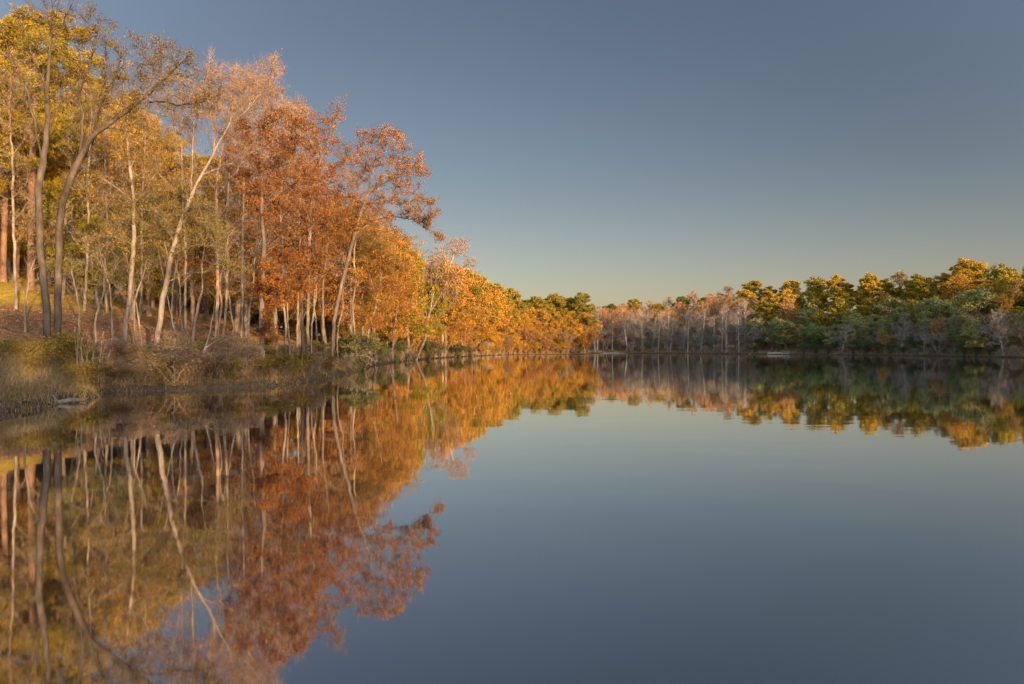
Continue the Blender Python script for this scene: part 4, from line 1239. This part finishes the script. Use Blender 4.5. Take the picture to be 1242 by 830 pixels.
for x, y, z0, T in crowns:
    z0 = max(z0, 0)
    hgt_ = max(T - z0, 3)
    n = int(38 * hgt_ / 10) + 20
    zz = z0 + hgt_ * (g.random(n) ** .75)
    rr = 2.7 * np.sqrt(np.clip(1.08 - ((zz - z0) / hgt_) ** 3, .05, 1))
    an = g.uniform(0, 6.28, n); q = np.sqrt(g.random(n)) * rr
    pv.append(leaf_quads(np.stack([x + q * np.cos(an), y + q * np.sin(an), zz], 1), 1.25, g, .8))
V, Fc = join(pv)
V[:, 2] = np.maximum(V[:, 2], .1)
tag(link('shade_woodland', mesh('shade_woodland', V, [np.concatenate(Fc)], [LF['green']])), 'unseen wood behind the viewer and beyond the right edge, shaped to cast shade', 'shade_woodland', kind='stuff')

# ------------------------------------------------------------------ light, sky
sl = bpy.data.lights.new('sun', 'SUN'); sl.energy = 5.0; sl.angle = R(.53); sl.color = (1, .60, .28)
so = bpy.data.objects.new('sun', sl); COL.objects.link(so)
so.rotation_euler = (R(90 - SUN_EL), 0, R(180 - SUN_AZ) + 0)
az = R(SUN_AZ); el = R(SUN_EL)
from mathutils import Vector
sv = Vector((math.sin(az) * math.cos(el), math.cos(az) * math.cos(el), math.sin(el)))
so.rotation_euler = sv.to_track_quat('Z', 'Y').to_euler()

w = bpy.data.worlds.new('World'); scene.world = w; w.use_nodes = True
nt = w.node_tree; nt.nodes.clear()
sky = nt.nodes.new('ShaderNodeTexSky'); sky.sky_type = 'NISHITA'; sky.sun_disc = False
sky.sun_elevation = el; sky.sun_rotation = az; sky.air_density = 1.0; sky.dust_density = .9; sky.ozone_density = 1.0
gm = nt.nodes.new('ShaderNodeGamma'); gm.inputs['Gamma'].default_value = 1.15
hs = nt.nodes.new('ShaderNodeHueSaturation'); hs.inputs['Saturation'].default_value = .9
nt.links.new(sky.outputs[0], gm.inputs['Color'])
nt.links.new(gm.outputs[0], hs.inputs['Color'])
bg = nt.nodes.new('ShaderNodeBackground'); bg.inputs['Strength'].default_value = .117
ow = nt.nodes.new('ShaderNodeOutputWorld')
# sky dimmed ahead and brightened behind and overhead, added fill for the shade
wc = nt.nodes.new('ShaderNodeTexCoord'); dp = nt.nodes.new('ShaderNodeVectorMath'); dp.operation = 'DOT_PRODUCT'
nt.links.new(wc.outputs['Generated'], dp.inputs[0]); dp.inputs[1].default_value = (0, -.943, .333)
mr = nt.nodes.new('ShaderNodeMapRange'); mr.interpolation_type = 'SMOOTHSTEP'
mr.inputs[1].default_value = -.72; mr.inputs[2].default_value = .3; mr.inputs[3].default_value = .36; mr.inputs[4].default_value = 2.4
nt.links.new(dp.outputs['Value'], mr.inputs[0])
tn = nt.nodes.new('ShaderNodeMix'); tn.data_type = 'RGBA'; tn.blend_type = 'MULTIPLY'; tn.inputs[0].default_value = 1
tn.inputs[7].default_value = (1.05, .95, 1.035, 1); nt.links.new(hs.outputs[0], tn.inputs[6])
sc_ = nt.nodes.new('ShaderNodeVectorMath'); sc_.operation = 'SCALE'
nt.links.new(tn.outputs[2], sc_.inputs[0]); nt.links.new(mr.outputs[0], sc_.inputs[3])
# pale warm band of evening haze low in the sky
sx_ = nt.nodes.new('ShaderNodeSeparateXYZ'); nt.links.new(wc.outputs['Generated'], sx_.inputs[0])
hz = nt.nodes.new('ShaderNodeMapRange'); hz.interpolation_type = 'SMOOTHSTEP'
hz.inputs[1].default_value = -.02; hz.inputs[2].default_value = .27; hz.inputs[3].default_value = 1; hz.inputs[4].default_value = 0
nt.links.new(sx_.outputs[2], hz.inputs[0])
hc = nt.nodes.new('ShaderNodeVectorMath'); hc.operation = 'SCALE'; hc.inputs[0].default_value = (.32, .245, .235)
nt.links.new(hz.outputs[0], hc.inputs[3])
ha = nt.nodes.new('ShaderNodeVectorMath'); ha.operation = 'ADD'
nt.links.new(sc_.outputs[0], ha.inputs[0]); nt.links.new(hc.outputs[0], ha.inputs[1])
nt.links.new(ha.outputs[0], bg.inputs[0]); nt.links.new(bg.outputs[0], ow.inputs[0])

# ------------------------------------------------------------------ camera, output
cd = bpy.data.cameras.new('camera'); co = bpy.data.objects.new('camera', cd); COL.objects.link(co)
co.location = (0, 0, CAMZ); co.rotation_euler = (R(90), 0, 0)
cd.sensor_width = 36; cd.lens = 36 * F / 1242; cd.shift_y = 8 / 1242
cd.clip_start = .1; cd.clip_end = 8000
scene.camera = co
scene.view_settings.view_transform = 'Standard'; scene.view_settings.look = 'None'
scene.view_settings.exposure = 1.2; scene.view_settings.gamma = 1
scene.render.filter_size = 1.1
scene.cycles.max_bounces = 6; scene.cycles.diffuse_bounces = 4; scene.cycles.glossy_bounces = 2
scene.cycles.transmission_bounces = 2; scene.cycles.use_denoising = True
scene.cycles.caustics_reflective = False; scene.cycles.caustics_refractive = False
print('objects', len(bpy.data.objects), 'far trees', len(far_list))
